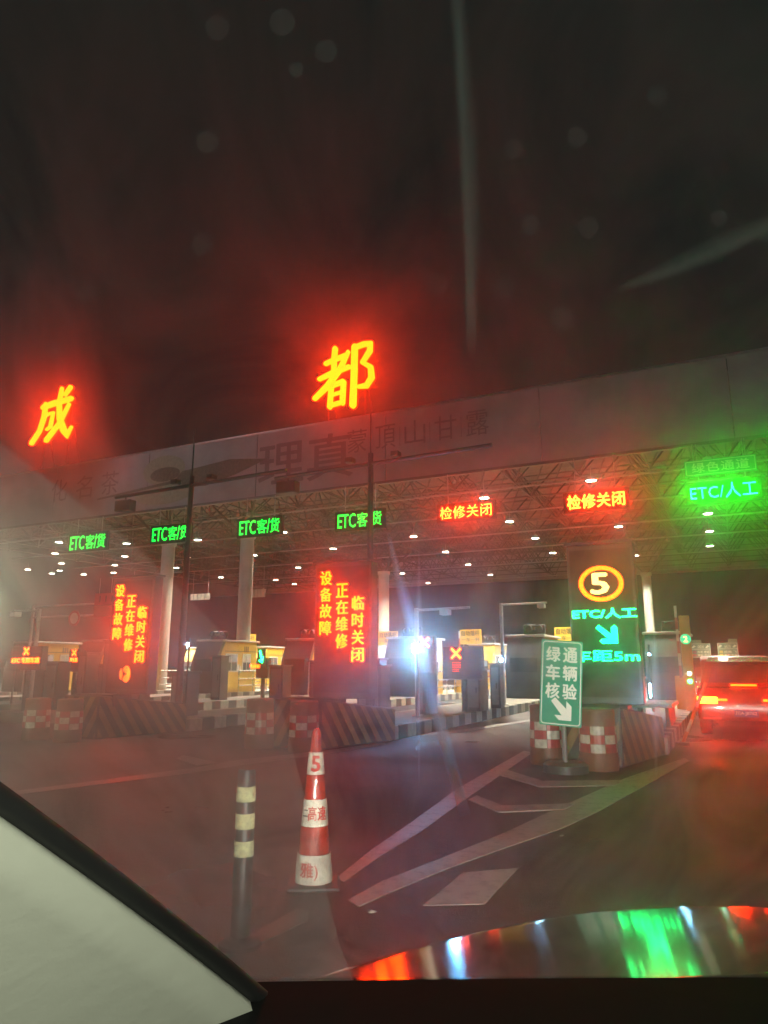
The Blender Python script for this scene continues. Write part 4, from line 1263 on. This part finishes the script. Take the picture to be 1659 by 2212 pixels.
# windscreen: the glass as what one sees of it here, a film of wet and dirt that scatters every lamp forward
wm = bpy.data.materials.new('dirty_wet_windscreen'); wm.use_nodes = True
nt = wm.node_tree; nt.nodes.clear()
out = nd(nt, 'ShaderNodeOutputMaterial')
tc = nd(nt, 'ShaderNodeTexCoord')
mp = nd(nt, 'ShaderNodeMapping'); mp.inputs['Scale'].default_value = (4.6, 2.6, 2.6)
ns = nd(nt, 'ShaderNodeTexNoise'); ns.inputs['Scale'].default_value = 2.4; ns.inputs['Detail'].default_value = 6; ns.inputs['Distortion'].default_value = 1.2
nt.links.new(tc.outputs['Object'], mp.inputs['Vector']); nt.links.new(mp.outputs[0], ns.inputs['Vector'])
mr = nd(nt, 'ShaderNodeMapRange'); mr.inputs['From Min'].default_value = .3; mr.inputs['From Max'].default_value = .7
mr.inputs['To Min'].default_value = .42; mr.inputs['To Max'].default_value = 1.55
nt.links.new(ns.outputs['Fac'], mr.inputs['Value'])
prev = None
for (g_, dens) in ((.991, 10), (.975, 22), (.92, 24), (.75, 1.0)):
    vsn = nd(nt, 'ShaderNodeVolumeScatter'); vsn.inputs['Anisotropy'].default_value = g_; vsn.inputs['Color'].default_value = (.97, .96, .93, 1)
    mu = nd(nt, 'ShaderNodeMath', operation='MULTIPLY'); mu.inputs[1].default_value = dens
    nt.links.new(mr.outputs[0], mu.inputs[0]); nt.links.new(mu.outputs[0], vsn.inputs['Density'])
    if prev is None: prev = vsn
    else:
        ad = nd(nt, 'ShaderNodeAddShader'); nt.links.new(prev.outputs[0], ad.inputs[0]); nt.links.new(vsn.outputs[0], ad.inputs[1]); prev = ad
nt.links.new(prev.outputs[0], out.inputs['Volume'])
yb, zb, yt, zt = .915, 1.048, -.03, 1.88
TH = .004
nrm = Vector((0, zt - zb, yb - yt)).normalized()
ws = MB(); NXW = 16
a = Vector((0, yb, zb)); c_ = Vector((0, yt, zt))
vs = []
for x in (-.9, 1.5):
    for p in (a, c_, c_ + nrm * TH, a + nrm * TH): vs.append((x, p.y, p.z))
ws.add(vs, [(0, 1, 2, 3), (7, 6, 5, 4), (0, 4, 5, 1), (1, 5, 6, 2), (2, 6, 7, 3), (3, 7, 4, 0)])
ws.build('windscreen', wm, me_car)


# ------------------------------------------------------------------ lamps added out of view, for the left edge and the banner
def added_mast_lamp(x, y, h, label, energy, col, aim=None):
    t = thing('added_mast_lamp', label, 'street lamp', (x, y, 0), group='added mast lamps out of view')
    MB().tube((0, 0, 0), (0, 0, h), .10, 12, .06).build('pole', M_steel, t, smooth=True)
    MB().box(-.35, .35, -.18, .18, h - .02, h + .1).build('head', M_grey, t, bevel=.03)
    MB().box(-.28, .28, -.13, .13, h - .032, h - .021).build('diffuser', glow('added_mast_glow' + str(x), col, energy / 12, 0), t)
    d_ = (Vector(aim) - Vector((x, y, h))) if aim else Vector((0, 0, -1))
    light('added_mast_light', 'SPOT', (0, 0, h - .05), energy, col, t, .15, d_.to_track_quat('-Z', 'Y').to_euler(), 64 if aim else 120, .6)
    return t


t = thing('added_globe_lamp', 'added globe lamp out of view, brightens the left edge', 'street lamp', (-11.9, 7.6, 0))  # unseen lamp added to make the left edge glow
MB().tube((0, 0, 0), (0, 0, 2.2), .05, 10).build('pole', M_steel, t, smooth=True)
MB().lathe([(0, 2.2), (.12, 2.22), (.2, 2.35), (.22, 2.45), (.2, 2.55), (.12, 2.68), (0, 2.7)], 20).build('globe', glow('added_globe_glow', (.92, 1, .68), 120, 0), t, smooth=True)
added_mast_lamp(-27.0, 13.0, 13.0, 'added mast lamp out of view at left, lights the banner', 4500, (1, .90, .88), (-22, 27, 9.5))  # both masts are added, unseen, to throw light on the fascia
added_mast_lamp(11.5, 9.0, 13.0, 'added mast lamp out of view at right, lights the banner', 3400, (.92, .95, 1), (-4, 27, 9.5))
# added dome lamp behind the viewer, lights the pillar trim and the reflection veil
MB().box(.0, .3, -.42, -.30, 1.66, 1.69).build('added_dome_lamp', glow('added_dome_glow', (.93, 1, .78), 6, 0), me_car)
light('added_dome_light', 'SPOT', (.15, -.36, 1.64), 62, (.93, 1, .80), me_car, .04, (R(62), 0, R(12)), 150, .5)
# reflection of the dash in the glass, put in as a pale scattering slab
fm = bpy.data.materials.new('dash_reflection_veil'); fm.use_nodes = True
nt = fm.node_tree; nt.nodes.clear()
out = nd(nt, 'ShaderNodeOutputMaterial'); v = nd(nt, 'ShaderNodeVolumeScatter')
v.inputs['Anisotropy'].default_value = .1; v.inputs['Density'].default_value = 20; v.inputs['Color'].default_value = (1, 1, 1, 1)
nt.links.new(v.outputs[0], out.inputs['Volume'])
film_no = [0]


def film_patch(name, px_poly, dens, g_, col=(1, 1, 1)):
    """droplet, streak or lamp flare on the inside face of the screen: a thin layer that scatters light"""
    m = bpy.data.materials.new('screen_film'); m.use_nodes = True
    nt = m.node_tree; nt.nodes.clear()
    out = nd(nt, 'ShaderNodeOutputMaterial'); v = nd(nt, 'ShaderNodeVolumeScatter')
    v.inputs['Anisotropy'].default_value = g_; v.inputs['Density'].default_value = dens; v.inputs['Color'].default_value = (*col, 1)
    nt.links.new(v.outputs[0], out.inputs['Volume'])
    film_no[0] += 1
    base = Vector((0, yb, zb)) - nrm * (.018 + .0016 * film_no[0]); eye = Vector((0, 0, 1.4)); q = []
    for (u_, v_) in px_poly:
        x_ = (u_ - 829.5) / 1534; y_ = -(v_ - 1106) / 1534
        d_ = Vector((x_, math.cos(PITCH) - y_ * math.sin(PITCH), math.sin(PITCH) + y_ * math.cos(PITCH)))
        q.append(eye + d_ * ((base - eye).dot(nrm) / d_.dot(nrm)))
    n = len(q)
    return MB().add(q + [p - nrm * .001 for p in q], [tuple(range(n)), tuple(range(n, 2 * n))[::-1]] + [(i, n + i, n + (i + 1) % n, (i + 1) % n) for i in range(n)]).build(name, m, me_car)


def streak(pts, dens, g_, col=(1, 1, 1), layers=3):
    for k in range(layers):
        f = 1 - k / layers
        L = []; Rr = []; full = pts
        mx_ = sum(p[0] for p in full) / len(full); my_ = sum(p[1] for p in full) / len(full); g2 = .72 + .28 * f
        pts = [(mx_ + (p[0] - mx_) * g2, my_ + (p[1] - my_) * g2, p[2] if 0 < i < len(full) - 1 else p[2] * .5) for i, p in enumerate(full)]
        for i, (x_, y_, w_) in enumerate(pts):
            a_ = pts[max(0, i - 1)]; b_ = pts[min(len(pts) - 1, i + 1)]
            dx, dy = b_[0] - a_[0], b_[1] - a_[1]; l_ = math.hypot(dx, dy)
            nx_, ny_ = -dy / l_ * w_ * f / 2, dx / l_ * w_ * f / 2
            L.append((x_ + nx_, y_ + ny_)); Rr.append((x_ - nx_, y_ - ny_))
        film_patch('screen_streak', L + Rr[::-1], dens / layers, g_, col); pts = full


streak([(985, -60, 60), (1003, 300, 62), (1012, 520, 55), (1018, 760, 50)], 16, -.5, (.8, 1, .95), 8)  # pale greenish streaks on the upper part of the screen
streak([(1330, 625, 20), (1450, 585, 55), (1560, 540, 80), (1700, 470, 95)], 13, -.5, (.85, 1, .85), 8)
streak([(838, 1150, 14), (868, 1270, 26), (905, 1400, 34), (950, 1560, 30), (1005, 1760, 50)], 800, .95, (.22, .66, 1), 9)  # lamp flares put in as film strips, their blue in the film colour
streak([(905, 1180, 6), (905, 1400, 24), (905, 1700, 6)], 200, .93, (.7, .85, 1), 6)
streak([(1413, 1340, 6), (1414, 1490, 30), (1417, 1680, 8)], 260, .95, (.7, .85, 1), 6)
for (u_, v_, r_) in ((448, 306, 24), (437, 527, 22), (1270, 490, 22), (1246, 296, 22), (1110, 320, 20), (470, 60, 26), (610, 48, 28), (705, 110, 24), (1552, 470, 18), (945, 612, 22), (1088, 622, 24), (1216, 686, 26), (190, 632, 20), (115, 752, 18), (1145, 485, 20), (1418, 205, 22), (640, 150, 16)):
    film_patch('water_drop', [(u_ + math.cos(i * math.pi / 8) * r_, v_ + math.sin(i * math.pi / 8) * r_ * 1.05) for i in range(16)], random.uniform(3, 7), -.2)
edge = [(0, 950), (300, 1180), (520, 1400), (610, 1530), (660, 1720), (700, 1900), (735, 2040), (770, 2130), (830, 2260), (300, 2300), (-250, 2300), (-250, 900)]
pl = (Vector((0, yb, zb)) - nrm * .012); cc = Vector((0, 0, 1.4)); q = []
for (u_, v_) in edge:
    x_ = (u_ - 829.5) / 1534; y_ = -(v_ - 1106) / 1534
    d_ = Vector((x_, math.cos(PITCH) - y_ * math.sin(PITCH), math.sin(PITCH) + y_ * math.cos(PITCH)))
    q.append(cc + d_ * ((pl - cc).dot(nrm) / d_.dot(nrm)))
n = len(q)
MB().add(q + [p - nrm * .004 for p in q], [tuple(range(n)), tuple(range(n, 2 * n))[::-1]] + [(i, n + i, n + (i + 1) % n, (i + 1) % n) for i in range(n)]).build('dash_reflection_veil', fm, me_car)
